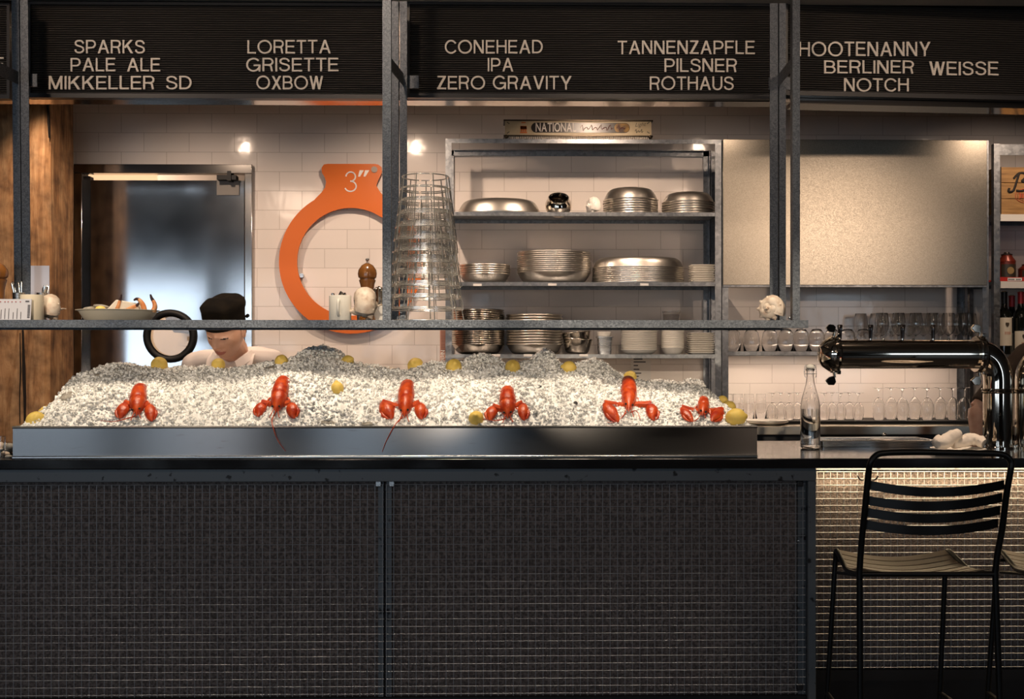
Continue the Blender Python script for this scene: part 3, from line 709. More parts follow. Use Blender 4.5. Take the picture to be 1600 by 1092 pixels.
def iceh(x, y):
    c = float(np.interp(x, crx, crz)); c = max(c, RIMZ - .02)
    sm = float(np.mean([np.interp(x + d, crx, crz) for d in (-.12, -.06, 0, .06, .12)])); sm = max(sm, RIMZ - .02)
    if y <= YC:
        t = max(0., (y - YF0) / (YC - YF0)); g = 1 - (1 - t) ** 3.1
        w_ = min(1, max(0, (t - .55) / .45)); w_ = w_ * w_ * (3 - 2 * w_)
        z = RIMZ - .012 + (sm * (1 - w_) + c * w_ - RIMZ + .012) * g
        # front hump stays a little under the crest
        z -= .020 * math.exp(-((t - .78) / .12) ** 2)
    else:
        t = (y - YC) / (TY1 - YC); z = c - (c - RIMZ) * t ** 1.6
    e = min(1, max(0, (y - YF0) / .05))
    z += (fbm(x, y, 7, 3) * .016 + fbm(x + 9, y, 34, 2) * .006) * (.25 + .75 * e)
    d = min(x - TX0, TX1 - x)
    if d < .10: z = min(z, RIMZ + d * .9)
    return z
def icehit(px, py):
    d = ray(px, py)
    y = TY0 + .02
    while y < TY1:
        p = at(px, py, y)
        if p.z <= iceh(p.x, y): return p
        y += .004
    return at(px, py, YC)
nx, ny = 430, 112
xs = np.linspace(TX0 + .006, TX1 - .006, nx); ys = np.linspace(TY0 + .006, TY1 - .006, ny)
V = np.zeros((ny, nx, 3))
for j, y in enumerate(ys):
    for i, x in enumerate(xs): V[j, i] = (x, y, iceh(x, y))
rs = np.random.RandomState(3)
bot = V.copy()
base = V.reshape(-1, 3).copy(); base[:, 2] += rs.uniform(-.003, .003, len(base)); base[:, 2] = np.maximum(base[:, 2], TZ0 + .008)
J, I = np.meshgrid(np.arange(ny - 1), np.arange(nx - 1), indexing='ij'); q = (J * nx + I).ravel()
F = np.stack([q, q + 1, q + nx + 1, q + nx], 1)
# loose chips: jittered cubes strewn over the heap
NCH = 34000
ci = rs.randint(0, (ny - 6) * nx, NCH); jj = ci // nx; ii = ci % nx
P = V[jj, ii] + np.c_[rs.uniform(-.004, .004, NCH), rs.uniform(-.004, .004, NCH), rs.uniform(-.002, .005, NCH)]
keep = (P[:, 0] > TX0 + .02) & (P[:, 0] < TX1 - .02) & (P[:, 1] > TY0 + .016); P = P[keep]; NCH = len(P)
cube = np.array([(-1, -1, -1), (1, -1, -1), (1, 1, -1), (-1, 1, -1), (-1, -1, 1), (1, -1, 1), (1, 1, 1), (-1, 1, 1)], float)
sz = rs.uniform(.0020, .0056, (NCH, 1, 1)) * rs.uniform(.55, 1.25, (NCH, 1, 3))
c = (cube[None] + rs.uniform(-.45, .45, (NCH, 8, 3))) * sz
qa = rs.normal(size=(NCH, 4)); qa /= np.linalg.norm(qa, axis=1, keepdims=True); a_, b_, c_, d_ = qa.T
Rm = np.stack([1 - 2 * (c_ * c_ + d_ * d_), 2 * (b_ * c_ - a_ * d_), 2 * (b_ * d_ + a_ * c_), 2 * (b_ * c_ + a_ * d_), 1 - 2 * (b_ * b_ + d_ * d_), 2 * (c_ * d_ - a_ * b_),
               2 * (b_ * d_ - a_ * c_), 2 * (c_ * d_ + a_ * b_), 1 - 2 * (b_ * b_ + c_ * c_)], 1).reshape(-1, 3, 3)
c = np.einsum('nij,nkj->nki', Rm, c) + P[:, None, :]
cf = np.array([(3, 2, 1, 0), (4, 5, 6, 7), (0, 1, 5, 4), (1, 2, 6, 5), (2, 3, 7, 6), (3, 0, 4, 7)])
allv = np.concatenate([base, c.reshape(-1, 3)]); allf = np.concatenate([F, (cf[None] + (np.arange(NCH) * 8)[:, None, None] + len(base)).reshape(-1, 4)])
mi = np.concatenate([np.zeros(len(F), int), np.repeat((rs.rand(NCH) < .30).astype(int) + 1, 6)])
org = np.array([(TX0 + TX1) / 2, 4.64, TZ0 + .005])
me = bpy.data.meshes.new('crushed_ice'); allv = allv - org
me.vertices.add(len(allv)); me.vertices.foreach_set('co', allv.ravel()); me.loops.add(allf.size); me.loops.foreach_set('vertex_index', allf.ravel())
me.polygons.add(len(allf)); me.polygons.foreach_set('loop_start', np.arange(0, allf.size, 4)); me.polygons.foreach_set('material_index', mi)
ICE0 = mat('packed_ice', (.93, .92, .89), .3, vary=((.74, .73, .69), 60, .42, .62), bump=(220, .4, .003))
ICE1 = mat('white_ice_chip', (.97, .96, .93), .15)
ICE2 = mat('clear_ice_chip', (.97, .97, .95), .05, trans=.7, ior=1.25)
for m_ in (ICE0, ICE1, ICE2): me.materials.append(m_)
me.update(); me.validate()
ice = link('crushed_ice', me, None, Vector(org)); tag(ice, 'long heap of crushed ice filling the steel tray', 'ice', kind='stuff')

# ================================================================== LOBSTERS, LEMONS, OYSTERS ON THE ICE
def ice_normal(p):
    e = .03; zx = (iceh(p.x + e, p.y) - iceh(p.x - e, p.y)) / (2 * e); zy = (iceh(p.x, p.y + e) - iceh(p.x, p.y - e)) / (2 * e)
    return Vector((-zx, -zy, 1)).normalized()
random.seed(11)
def section(mb, pts, ws, hs, n=14, up=Vector((0, 0, 1))):
    """a body swept along pts with half widths ws and half heights hs"""
    rings = []
    for i, p in enumerate(pts):
        a = pts[max(0, i - 1)]; b = pts[min(len(pts) - 1, i + 1)]; t = (b - a).normalized(); s_ = t.cross(up).normalized(); u = s_.cross(t)
        rings.append([p + s_ * (ws[i] * math.cos(2 * math.pi * k / n)) + u * (hs[i] * math.sin(2 * math.pi * k / n)) for k in range(n)])
    mb.loft(rings); return mb
def claw(root, name, tip, wrist, w, up, side, thumb=True, fat=1.0):
    """a lobster claw from wrist to tip: palm with a fixed finger, and a moving finger child"""
    ax = tip - wrist; Ln = ax.length; ax = ax.normalized(); sd = ax.cross(up).normalized() * side
    P = lambda a, b, c=0: wrist + ax * (a * Ln) + sd * (b * w) + up * (c * w)
    m = MB()
    pts = [P(0, 0), P(.08, .02), P(.25, .04), P(.45, .08), P(.62, .14), P(.78, .20), P(.92, .16), P(1.0, .08)]
    section(m, pts, [w * k for k in (.17, .36, .54, .58 * fat, .50, .34, .20, .04)], [w * k for k in (.14, .26, .38, .42, .36, .25, .15, .03)], 14, up)
    for k in range(4): m.ell(P(.60 + k * .08, .0 + k * .02, .06), w * .06, w * .06, w * .06, 6, 4)
    c = m.build(name, LOB, parent=root)
    m2 = MB(); pts = [P(.42, -.34), P(.55, -.42), P(.70, -.40), P(.85, -.24), P(.96, -.06)]
    section(m2, pts, [w * k for k in (.18, .20, .16, .11, .03)], [w * k for k in (.18, .20, .16, .10, .02)], 10, up)
    m2.build('moving_finger', LOB, parent=c)
    return c
def lobster(label, top, tip, cl, ant, scale=1.0, body=1.0):
    A, B = icehit(*top), icehit(*tip)
    n = (ice_normal((A + B) / 2) * .7 + Vector((0, -.5, .2))).normalized()
    A = A + n * .006; B = B + n * .020
    root = thing('lobster', label, 'lobster', B - n * .02, 'cooked lobsters on the ice')
    ax = (B - A); Ln = ax.length; ax.normalize(); sd = ax.cross(n).normalized(); w = .031 * scale
    P = lambda a, b=0, c=0: A + ax * (a * Ln) + sd * (b * w) + n * (c * w)
    if body > 0:
        m = MB()
        prof = [(-.12, .55, .45), (.0, .82, .8), (.10, .93, .95), (.22, 1.0, 1.04), (.36, 1.03, 1.06), (.44, 1.02, 1.05), (.47, .96, .97), (.50, 1.0, 1.02), (.62, .96, .98), (.76, .82, .86), (.88, .58, .66), (.97, .30, .42), (1.05, .10, .2), (1.12, .02, .06)]
        section(m, [P(a) for a, _, _ in prof], [w * q[1] for q in prof], [w * q[2] for q in prof], 18, n)
        m.build('carapace', LOB, parent=root)
        m = MB()
        for k in range(2):                           # first tail plates behind the carapace, sinking into the ice
            a = -.02 - k * .10; section(m, [P(a - .09, 0, -.25 - k * .3), P(a - .05, 0, -.1 - k * .3), P(a + .05, 0, -k * .3), P(a + .07, 0, -.05 - k * .3)], [w * q for q in (.7, .86, .9, .7)], [w * q for q in (.6, .8, .85, .6)], 16, n)
        m.build('tail_plate', LOB, parent=root)
        for s_ in (-1, 1):
            MB().ell(P(.94, .42 * s_, .55), .0042, .0042, .0042, 8, 6).build('eye', BLKFRAME, parent=root)
            m = MB(); m.tube(spline([P(.95, .2 * s_, .2), P(1.12, .35 * s_, .3), P(1.3, .6 * s_, .1)]), .0016, 6); m.build('antennule', LOB, parent=root)
        for s_ in (-1, 1):
            for k in range(2):
                m = MB(); b = .50 + k * .16
                m.tube(spline([P(b, .85 * s_, -.35), P(b + .04, 1.15 * s_, -.1), P(b + .16, 1.4 * s_, -.35), P(b + .22, 1.45 * s_, -.8)]), [.0036] * 7 + [.003] * 6 + [.0022] * 6, 7)
                m.build('leg', LOB, parent=root)
    for (px0, py0, px1, py1, wd) in cl:
        wd *= 1.5; ox = (4.0 if (px0 + px1) / 2 > tip[0] else -4.0) * scale; mx_, my_ = (px0 + px1) / 2 + ox, (py0 + py1) / 2
        px0, px1, py0, py1 = mx_ + (px0 - mx_ + ox) * .78, mx_ + (px1 - mx_ + ox) * .78, my_ + (py0 - my_) * .80, my_ + (py1 - my_) * .80
        a = icehit(px0, py0) + n * .006; b = icehit(px1, py1) + n * .013
        side = -1 if (px0 + px1) / 2 < tip[0] else 1
        claw(root, 'claw', b, a, wd, n, side, fat=1.15 if side < 0 else 1)
        m = MB(); s0 = P(.78, .75 * side, -.1)
        m.tube(spline([s0, s0.lerp(a, .5) - n * .004, a], 8), [.0075 + .0004 * i for i in range(17)], 9)
        m.build('claw_arm', LOBT if random.random() < .0 else LOB, parent=root)
    for path in ant:
        pts = []
        for k, (px, py) in enumerate(path):
            if py > 664: pts.append(at(px, py, TY0 - .010))
            else: pts.append(icehit(px, py) + n * .014)
        # lift over the rim
        sp = spline(pts, 8); m = MB(); mN = len(sp); m.tube(sp, [.0026 * (1 - .72 * i / mN) for i in range(mN)], 6); m.build('antenna', LOB, parent=root)
    return root
lobster('red cooked lobster nearest the left end of the ice', (218, 612), (216, 650), [(201, 628, 189, 660, .026), (229, 630, 238, 664, .025)], [[(214, 653), (200, 657), (178, 662), (158, 660)]])
lobster('second red cooked lobster from the left, antenna hanging down the tray', (441, 601), (433, 645), [(415, 628, 404, 656, .024), (450, 628, 460, 659, .026)], [[(431, 648), (426, 660), (427, 669), (434, 688), (446, 705)]])
lobster('red cooked lobster at the middle of the ice, antenna curling left', (636, 607), (633, 652), [(600, 627, 616, 662, .030), (651, 628, 659, 661, .027)], [[(630, 655), (622, 662), (614, 669), (603, 690), (597, 706)]])
lobster('spiny red cooked lobster beside the lemon at the front rim', (793, 616), (794, 654), [(775, 634, 766, 662, .024), (812, 628, 818, 663, .024)], [[(791, 657), (775, 660), (758, 658), (747, 661)], [(797, 657), (803, 661)]])
lobster('largest red cooked lobster with its right claw stretched out sideways on the ice', (982, 601), (981, 644), [(945, 628, 970, 668, .028), (1012, 630, 1020, 664, .028)], [[(978, 648), (968, 658), (955, 664), (948, 663)], [(984, 648), (994, 646), (1000, 660)]], 1.0)
lobster('small half buried red lobster with two big claws beside the lemons at right', (1099, 628), (1096, 652), [(1065, 636, 1084, 666, .022), (1127, 640, 1108, 665, .026)], [[(1090, 657), (1082, 662), (1076, 660)]], .72)

# ---- lemons
def lemon_mesh(seed):
    m = MB(); pr = []
    for i in range(25):
        a = math.pi * i / 24; z = -math.cos(a); r = math.sin(a) ** .92
        if z > .8: r = r * .72 + .05 * (1 - z) * 5 * .4; z = z + (z - .8) * 1.0
        if z < -.88: z = z + (z + .88) * .5
        pr.append((max(0, r) if 0 < i < 24 else 0, z * 1.12))
    m.lathe(pr, 28)
    for k, p in enumerate(m.v):
        f = 1 + .045 * noise.noise(Vector(p) * 1.6 + Vector((seed * 5, 0, 0))); m.v[k] = tuple(Vector(p) * f)
    return m
LEMS = [  # px, py, radius px, tilt of the axis (degrees from upright, heading), label
    (56, 656, 13.5, 75, 20, 'biggest yellow lemon on the tray rim at the far left'),
    (73, 643, 9.5, 85, 200, 'pale lemon tucked behind the big lemon at the left end'),
    (249, 571, 13.5, 60, 270, 'lemon on the crest of the ice below the round door window'),
    (341, 570, 11.0, 70, 300, 'lemon on the crest of the ice in front of the cook'),
    (440, 565, 11.0, 60, 260, 'lemon on the crest of the ice just right of the cook'),
    (527, 607, 10.5, 20, 120, 'small greenish lemon stuck in the middle of the ice slope'),
    (543, 564, 9.5, 70, 330, 'lemon leaning on the tall grey ice mound'),
    (650, 572, 13.5, 70, 250, 'lemon on the ice crest left of its near twin, below the wire baskets'),
    (709, 573, 13.0, 65, 280, 'lemon on the ice crest under the dark pan stack'),
    (801, 574, 12.5, 70, 270, 'lemon on the ice crest between the two middle ice peaks'),
    (889, 574, 10.5, 85, 190, 'lemon lying on its side right of the sharp ice peak'),
    (984, 590, 11.0, 60, 300, 'lemon on the ice crest beside the paper notice on the tiles'),
    (744, 654, 12.5, 65, 265, 'greenish lemon at the front rim left of the spiny lobster'),
    (1150, 652, 15.0, 85, 10, 'large pale yellow lemon at the right end of the tray'),
    (1139, 635, 9.5, 85, 170, 'dark yellow lemon behind the large one at the right end'),
    (1129, 625, 7.5, 80, 160, 'farthest small lemon peeping over ice at the right end')]
for i, (px, py, rp, tilt, hd, lab) in enumerate(LEMS):
    p = icehit(px, min(py + 3, 664))
    if (px, py) in ((56, 656), (1150, 652)): p = at(px, py, 4.30)
    if (px, py) == (73, 643): p = at(px, py, 4.45)
    if (px, py) in ((1139, 635), (1129, 625)): p = at(px, py, 4.55 + (.1 if px == 1129 else 0))
    p = at(px, py, p.y); r = rp * p.y / FOC
    m = lemon_mesh(i); me = m.mesh('lemon', LEMON)
    o = link('lemon', me, None, p); o.scale = (r * .95, r * .95, r * .95)
    o.rotation_euler = Euler((0, math.radians(tilt), math.radians(hd)))
    tag(o, lab, 'lemon', 'lemons on the ice')

# ---- oysters, mussels and a few shells frozen into the heap
def oyster(label, px, py, wpx, hpx, rot=0., m_=None, name='oyster', cat='oyster'):
    p = icehit(px, py); s = p.y / FOC; rx, rz = wpx / 2 * s, hpx / 2 * s
    n = ice_normal(p); m = MB(); R = 5; S_ = 22; rings = []
    for i in range(9):
        a = math.pi * i / 8; zz = -math.cos(a) * .42; rr = math.sin(a) if 0 < i < 8 else .02
        rings.append([Vector((rr * math.cos(2 * math.pi * k / S_) * (1 + .22 * math.cos(2 * math.pi * k / S_)) , rr * math.sin(2 * math.pi * k / S_), zz)) for k in range(S_)])
    for rg in rings:
        for q in rg: q += Vector((noise.noise(q * 2.3 + Vector((px, 0, 0))), noise.noise(q * 2.9 + Vector((0, py, 0))), noise.noise(q * 6 + Vector((px, 0, 3))) * .6)) * .16
    m.loft(rings)
    d = (Vector((0, -.7, .7)) * .6 + n * .4).normalized(); X_ = Matrix.Rotation(math.radians(rot), 3, d) @ d.orthogonal().normalized()
    X_ = (Vector((1, 0, 0)) - d * d.x).normalized(); X_ = Matrix.Rotation(math.radians(rot), 3, d) @ X_; Y_ = d.cross(X_)
    M3 = Matrix((X_, Y_, d)).transposed().to_4x4() @ Matrix.Diagonal((rx, rz, min(rx, rz) * 1.1, 1))
    m.v = [tuple(M3 @ Vector(v)) for v in m.v]
    o = link(name, m.mesh(name, m_ or OYST, angle=60), None, p); return tag(o, label, cat)
MUSS = mat('mussel_shell', (.014, .013, .016), .3)
oyster('big grey oyster shell on the ice slope at the far left', 103, 620, 24, 18, 30)
oyster('oyster shell lying below the left crest lemon', 200, 594, 18, 8, 10)
oyster('dark oyster wedged against the lemon right of the cook', 421, 577, 20, 13, 40)
oyster('flat pale shell on the ice crest below the orange ring', 608, 577, 36, 12, -5, SHELL, 'scallop_shell', 'shell')
oyster('rough grey oyster at the foot of the ice slope left of the middle lobster', 508, 660, 30, 9, 0)
oyster('rough oyster at the tray rim just left of the middle lobster', 575, 662, 26, 9, 5)
oyster('small dark mussel open on the ice between two lobsters', 900, 630, 13, 9, 15, MUSS, 'mussel', 'mussel')
oyster('tiny dark mussel high on the ice, right half', 843, 604, 6, 5, 0, MUSS, 'mussel', 'mussel')
oyster('tiny brown shell on the ice above the largest lobster, right side', 1040, 616, 11, 8, 30)
oyster('flat red shell scrap above the small half buried lobster', 1092, 627, 13, 4, 15, LOB, 'shell_scrap', 'shell')
oyster('dark shell bit near the top of the ice by the cook', 366, 596, 8, 5, 0, MUSS, 'mussel', 'mussel')
oyster('oyster half sunk in the ice left of the cook, high up', 148, 587, 20, 9, 20)
oyster('little dark shell bit left of the first lobster, on the slope', 136, 608, 5, 5, 0, MUSS, 'mussel', 'mussel')

# ================================================================== BACK BAR AND SHELVING
SF, SBK = 5.95, 6.285; s_F = 1800 / SF
BBT = gz(666, 5.75)
bb = thing('back_bar', 'steel topped back bar counter along the tiled wall', 'back bar', (1.2, 6.0, 0))
bx0, bx1 = gx(690, 5.75), gx(1700, 5.75)
MB().box(bx0, bx1, 5.75, 6.295, BBT - .045, BBT).build('steel_top', mat('backbar_steel', (.62, .55, .45), .3, 1), parent=bb, bevel=.003)
MB().box(bx0 + .02, bx1 - .02, 5.80, 6.295, 0, BBT - .046).build('cabinet', BLKFRAME, parent=bb)
MATT = BBT + .016
o = MB().box(gx(1198, 6.0), gx(1514, 6.0), 5.90, 6.24, BBT + .0005, MATT).build('bar_mat', RUBBER, loc=(gx(1350, 6.), 6.07, BBT)); tag(o, 'black rubber drip mat under the upside-down wine glasses', 'bar mat')
def lshape(x, y, z0, z1, sx, sy, t=.004, w_=.04):
    m = MB(); m.box(min(x, x + sx * w_), max(x, x + sx * w_), min(y, y + sy * t), max(y, y + sy * t), z0, z1)
    return m.box(min(x, x + sx * t), max(x, x + sx * t), min(y + sy * t, y + sy * w_), max(y + sy * t, y + sy * w_), z0, z1)
def unit(label, px0, px1, tops, topz):
    x0, x1 = gx(px0, SF), gx(px1, SF)
    t = thing('shelving_unit', label, 'shelving', ((x0 + x1) / 2, 6.1, BBT))
    for x, sx in ((x0, 1), (x1, -1)):
        lshape(x, SF, BBT + .001, topz, sx, 1, w_=.032).build('upright', GALV, parent=t)
        lshape(x, SBK, BBT + .001, topz, sx, -1, w_=.032).build('upright', GALV, parent=t)
    for py in tops:
        z = gz(py, SF); m = MB(); e = .0045
        m.box(x0 + e, x1 - e, SF + e, SBK - e, z - .003, z)
        m.box(x0 + e, x1 - e, SF + e, SF + .008, z - .020, z - .003).box(x0 + e, x1 - e, SBK - .012, SBK - .008, z - .022, z - .003)
        m.box(x0 + e, x1 - e, SF + .008, SF + .030, z - .020, z - .0175)
        m.build('shelf', GALV, parent=t)
    return t, x0, x1
TOPS = (331, 440.5, 553.5); Z1, Z2, Z3 = (gz(p, SF) for p in TOPS); ZT = gz(217, SF)
u1, ux0, ux1 = unit('galvanised steel shelving stacked with plates and pans', 696, 1127, TOPS, ZT)
m = MB(); m.box(ux0, ux1, SF - .0005, SF + .004, ZT - .022, ZT).box(ux0, ux1, SBK - .004, SBK, ZT - .03, ZT).box(ux0 + .033, ux1 - .033, SF + .004, SF + .03, ZT - .004, ZT)
m.box(ux0 + .033, ux1 - .033, SBK - .03, SBK - .004, ZT - .004, ZT); m.build('top_rail', GALV, parent=u1)
for px, py in ((746, 445), (863, 444.5), (1007, 444.5), (825, 555), (912, 555), (775, 555)):
    p = at(px, py, SF); MB().box(p.x - .022, p.x + .022, SF + .001, SF + .0042, p.z - .006, p.z + .006).build('shelf_tag', WHITEP, parent=u1)
u2, vx0, vx1 = unit('galvanised shelving with a big blank metal sheet across its upper half', 1128.5, 1545, (549,), ZT)
GZ = gz(549, SF)
MB().box(gx(1129, SF), gx(1541, SF), SF - .010, SF - .002, gz(445, SF), gz(217, SF)).build('sheet_panel', GALVP, parent=u2, bevel=.002)
MB().box(gx(1129, SF), gx(1541, SF), SF - .012, SF - .001, gz(448, SF), gz(445.3, SF)).build('sheet_edge', GALV, parent=u2)
u3, wx0, wx1 = unit('galvanised shelving at the right edge with crate, tins and wine', 1553, 1720, (333, 438.5, 553.5), gz(222, SF))
Z31, Z32 = gz(333, SF), gz(438.5, SF)
WSH = mat('white_shelf_edge', (.70, .67, .62), .5)
for z in (Z31, Z32): MB().box(wx0 + .034, wx1 - .034, SF - .003, SF + .004, z - .036, z - .0005).build('shelf_edging', WSH, parent=u3)
MB().box(wx0, wx1, SF - .001, SF + .004, gz(240, SF), gz(223, SF)).build('top_rail', GALV, parent=u3)
# sign on top of the shelving
sg = thing('light_box_sign', 'narrow cream light box sign reading NATIONAL on top of the shelving', 'sign', (gx(904, SF), SF + .06, ZT))
sx0, sx1 = gx(788, SF), gx(1019, SF); szt, szb = gz(189, SF), gz(211, SF)
MB().box(sx0 + .004, sx1 - .004, SF + .002, SF + .12, szb, szt).build('sign_face', mat('aged_cream', (.50, .42, .28), .5, vary=((.38, .30, .18), 9, .4, .7)), parent=sg)
m = MB().box(sx0 - .004, sx1 + .004, SF - .003, SF + .125, szt, szt + .007).box(sx0 - .004, sx1 + .004, SF - .003, SF + .125, szb - .006, szb)
m.ell((sx0 + .01, SF, szb - .008), .012, .01, .010, 10, 6).ell((sx1 - .01, SF, szb - .008), .012, .01, .010, 10, 6); m.build('sign_rim', mat('dark_brass', (.06, .045, .03), .4, .8), parent=sg)
m = MB(); n_ = 70
prof = []
for i in range(n_): x = sx0 + (sx1 - sx0) * i / n_; d = (sx1 - sx0) / n_; prof += [(x, SF + .006), (x + d * .5, SF - .001)]
prof += [(sx1, SF + .006), (sx1, SF + .115), (sx0, SF + .115)]
m.prism(prof, ZT + .0008, szb - .0065, axis='z'); m.build('ribbed_lens', mat('ribbed_lens', (.55, .50, .44), .25, 0, trans=.3), parent=sg, smooth=False)
pa, pb = at(830, 191.5, SF), at(984, 207.5, SF); rr = (pa.z - pb.z) / 2
MB().prism(rrect(pa.x, pb.x, pb.z, pa.z, rr * .98, 8), SF, SF + .0018).build('dark_band', mat('dark_band', (.010, .006, .004), .3), parent=sg)
MB().prism(rrect(gx(960, SF), pb.x - .002, pb.z + .003, pa.z - .003, rr * .85, 8), SF - .0006, SF + .0001).build('gilt_end', mat('gilt_end', (.20, .11, .02), .4, .3, vary=((.03, .012, .005), 30, .4, .6)), parent=sg)
q = at(837, 205.5, SF); m = text_mb(MB(), 'NATIONAL', Vector((q.x, SF - .0003, q.z)), XV, ZV, -YV, gx(900, SF) - q.x, 13.5 / s_F, .0015); m.build('lettering', mat('sign_white', (.62, .58, .54), .5), parent=sg, smooth=False)
def scrawl(x0, x1, py, amp, n=9, mt=None, nm='script', y=None):
    y = y or SF + .0008; pts = []
    for i in range(n * 4 + 1):
        t = i / (n * 4); pts.append(at(x0 + (x1 - x0) * t + math.sin(i * 1.57) * 1.0, py - math.sin(i * 1.571) * amp * (.6 + .4 * math.sin(i * 2.3)), y))
    return MB().tube(spline(pts, 3), .0016, 5).build(nm, mt, parent=sg)
RD = mat('dull_red_script', (.085, .012, .006), .5); OR = mat('orange_mark', (.50, .13, .02), .5); GN = mat('green_grey_script', (.10, .09, .06), .5)
scrawl(907, 958, 200, 5, 7, RD, y=SF - .0012); scrawl(964, 977, 200, 4, 2, RD, y=SF - .0018)
q = at(992.5, 198, SF); text_mb(MB(), 'Light', Vector((q.x, SF + .0017, q.z)), (XV + ZV * .08).normalized(), (ZV + XV * .3).normalized(), -YV, 16 / s_F, 6.5 / s_F, .001, 0.).build('lettering', GN, parent=sg, smooth=False)
scrawl(992, 1005, 205, 3.2, 3, GN)
m = MB()
for dx, dy, w_, h_ in ((0, 0, 10, 5), (-3.2, 1.5, 3, 9), (3.2, 1.5, 3, 9), (0, 1.5, 2.4, 9), (0, -8, 7, 1.6), (0, 7.5, 11, 2.2)):
    p = at(818 + dx, 199.5 + dy, SF); m.box(p.x - w_ / 2 / s_F, p.x + w_ / 2 / s_F, SF + .0004, SF + .003, p.z - h_ / 2 / s_F, p.z + h_ / 2 / s_F)
m.build('crest', OR, parent=sg)
for px, py in ((794, 192), (794, 207), (1013, 192), (1013, 207)):
    p = at(px, py, SF); MB().box(p.x - .008, p.x + .008, SF + .0006, SF + .003, p.z - .0022, p.z + .0022, Matrix.Translation(p) @ Matrix.Rotation(.6 if (px < 900) == (py < 200) else -.6, 4, 'Y') @ Matrix.Translation(-p)).build('rivet', GN, parent=sg)

# paper notice on the tiles
pn = thing('paper_notice', 'paper price notice taped to the tiles below the plate shelf', 'notice', at(1001, 575, 6.297))
a, b = at(986, 556, 6.297), at(1017, 594, 6.297)
MB().box(a.x, b.x, 6.2955, 6.2985, b.z, a.z).build('sheet', mat('notice_paper', (.70, .67, .64), .6), parent=pn)
m = MB()
for k, (wd, y) in enumerate(((14, 561), (19, 565.5), (7, 571), (9, 577), (12, 583), (8, 588))):
    p = at(990, y, 6.2945); m.box(p.x, p.x + wd / 286, 6.2948, 6.2953, p.z - .003, p.z + .003)
m.build('text_lines', INK, parent=pn)

# ---------------------------------------------------------------- stacks of dishes
YS = 6.115; sS = 1800 / YS
def dish_prof(r, h, foot, t=.004, curve=1.6, lip=.0):
    o_ = [(0, 0), (foot, 0)]; N_ = 9
    for i in range(1, N_ + 1):
        u = i / N_; o_.append((foot + (r - foot) * (u ** (1 / curve)), h * u ** curve))
    if lip: o_ += [(r + lip, h - .0008), (r + lip + .0012, h + .0018), (r + lip, h + .0042)]
    i_ = [(p[0] - (t * .9 if k > 0 else 0), p[1] + t * .9) for k, p in enumerate(o_[1:])]
    return o_ + [(o_[-1][0], o_[-1][1] + t * .6)] + i_[::-1][:-1] + [(max(.001, foot - t), t), (0, t)]
def stack(kind, where, cat, mt, cx, rpx, zs, ztop, prof, n, dz, inv=False, group=None, sy=1., nseg=40, jit=.0008, Y=None):
    Y = Y or YS; x = gx(cx, Y); m = MB().lathe(prof, nseg, sy=sy); me = m.mesh(kind, mt, angle=50); top = max(p[1] for p in prof)
    for i in range(n):
        z = zs + i * dz
        o = link(kind, me, None, Vector((x + random.uniform(-1, 1) * jit, Y + random.uniform(-1, 1) * jit, z + (top if inv else 0))))
        if inv: o.rotation_euler = (math.pi, 0, random.uniform(0, 6) if sy == 1 else 0)
        else: o.rotation_euler = (0, 0, random.uniform(0, 6) if sy == 1 else 0)
        lab = where % from_top(i, n) if n > 1 else where
        tag(o, lab, cat, group)
random.seed(21)
def W(a, b): return (b - a) / 2 / sS
zoff = .0006
# top shelf
stack('oval_platter', 'large upturned hammered aluminium platter on the left of the top shelf', 'platter', ALU, 780, 0, Z1 + zoff, 0, dish_prof(W(715, 845), .072, .13, .005, 1.9, .006), 1, 0, True, None, .72)
stack('metal_bowl', 'upturned metal bowl, %s of the taller top shelf stack', 'bowl', ALU, 985, 0, Z1 + zoff, 0, dish_prof(W(943, 1027), .060, .075, .003, 1.8, .003), 7, .0125, True, 'taller stack of upturned bowls on the top shelf')
stack('metal_bowl', 'upturned metal bowl, %s at the top shelf right end', 'bowl', ALU, 1075, 0, Z1 + zoff, 0, dish_prof(W(1035, 1115), .050, .075, .003, 1.8, .003), 6, .0125, True, 'upturned bowls at the right end of the top shelf')
# middle shelf
stack('metal_pan', 'shallow metal pan, %s in the low stack beside the wire stands', 'pan', ALU, 757, 0, Z2 + zoff, 0, dish_prof(W(719, 797), .046, .07, .003, 1.7, .003), 5, .0115, False, 'low stack of pans on the middle shelf')
stack('metal_platter', 'wide metal platter, %s in the tall middle shelf stack', 'platter', ALU, 865.5, 0, Z2 + zoff, 0, dish_prof(W(809, 922), .056, .11, .003, 1.9, .004), 11, .0105, False, 'tall stack of platters on the middle shelf', .80)
stack('oyster_tray', 'very wide upturned tray, %s on the middle shelf', 'tray', ALU, 997, 0, Z2 + zoff, 0, dish_prof(W(926, 1067), .052, .17, .003, 2.0, .004), 9, .0098, True, 'upturned wide trays on the middle shelf', .64)
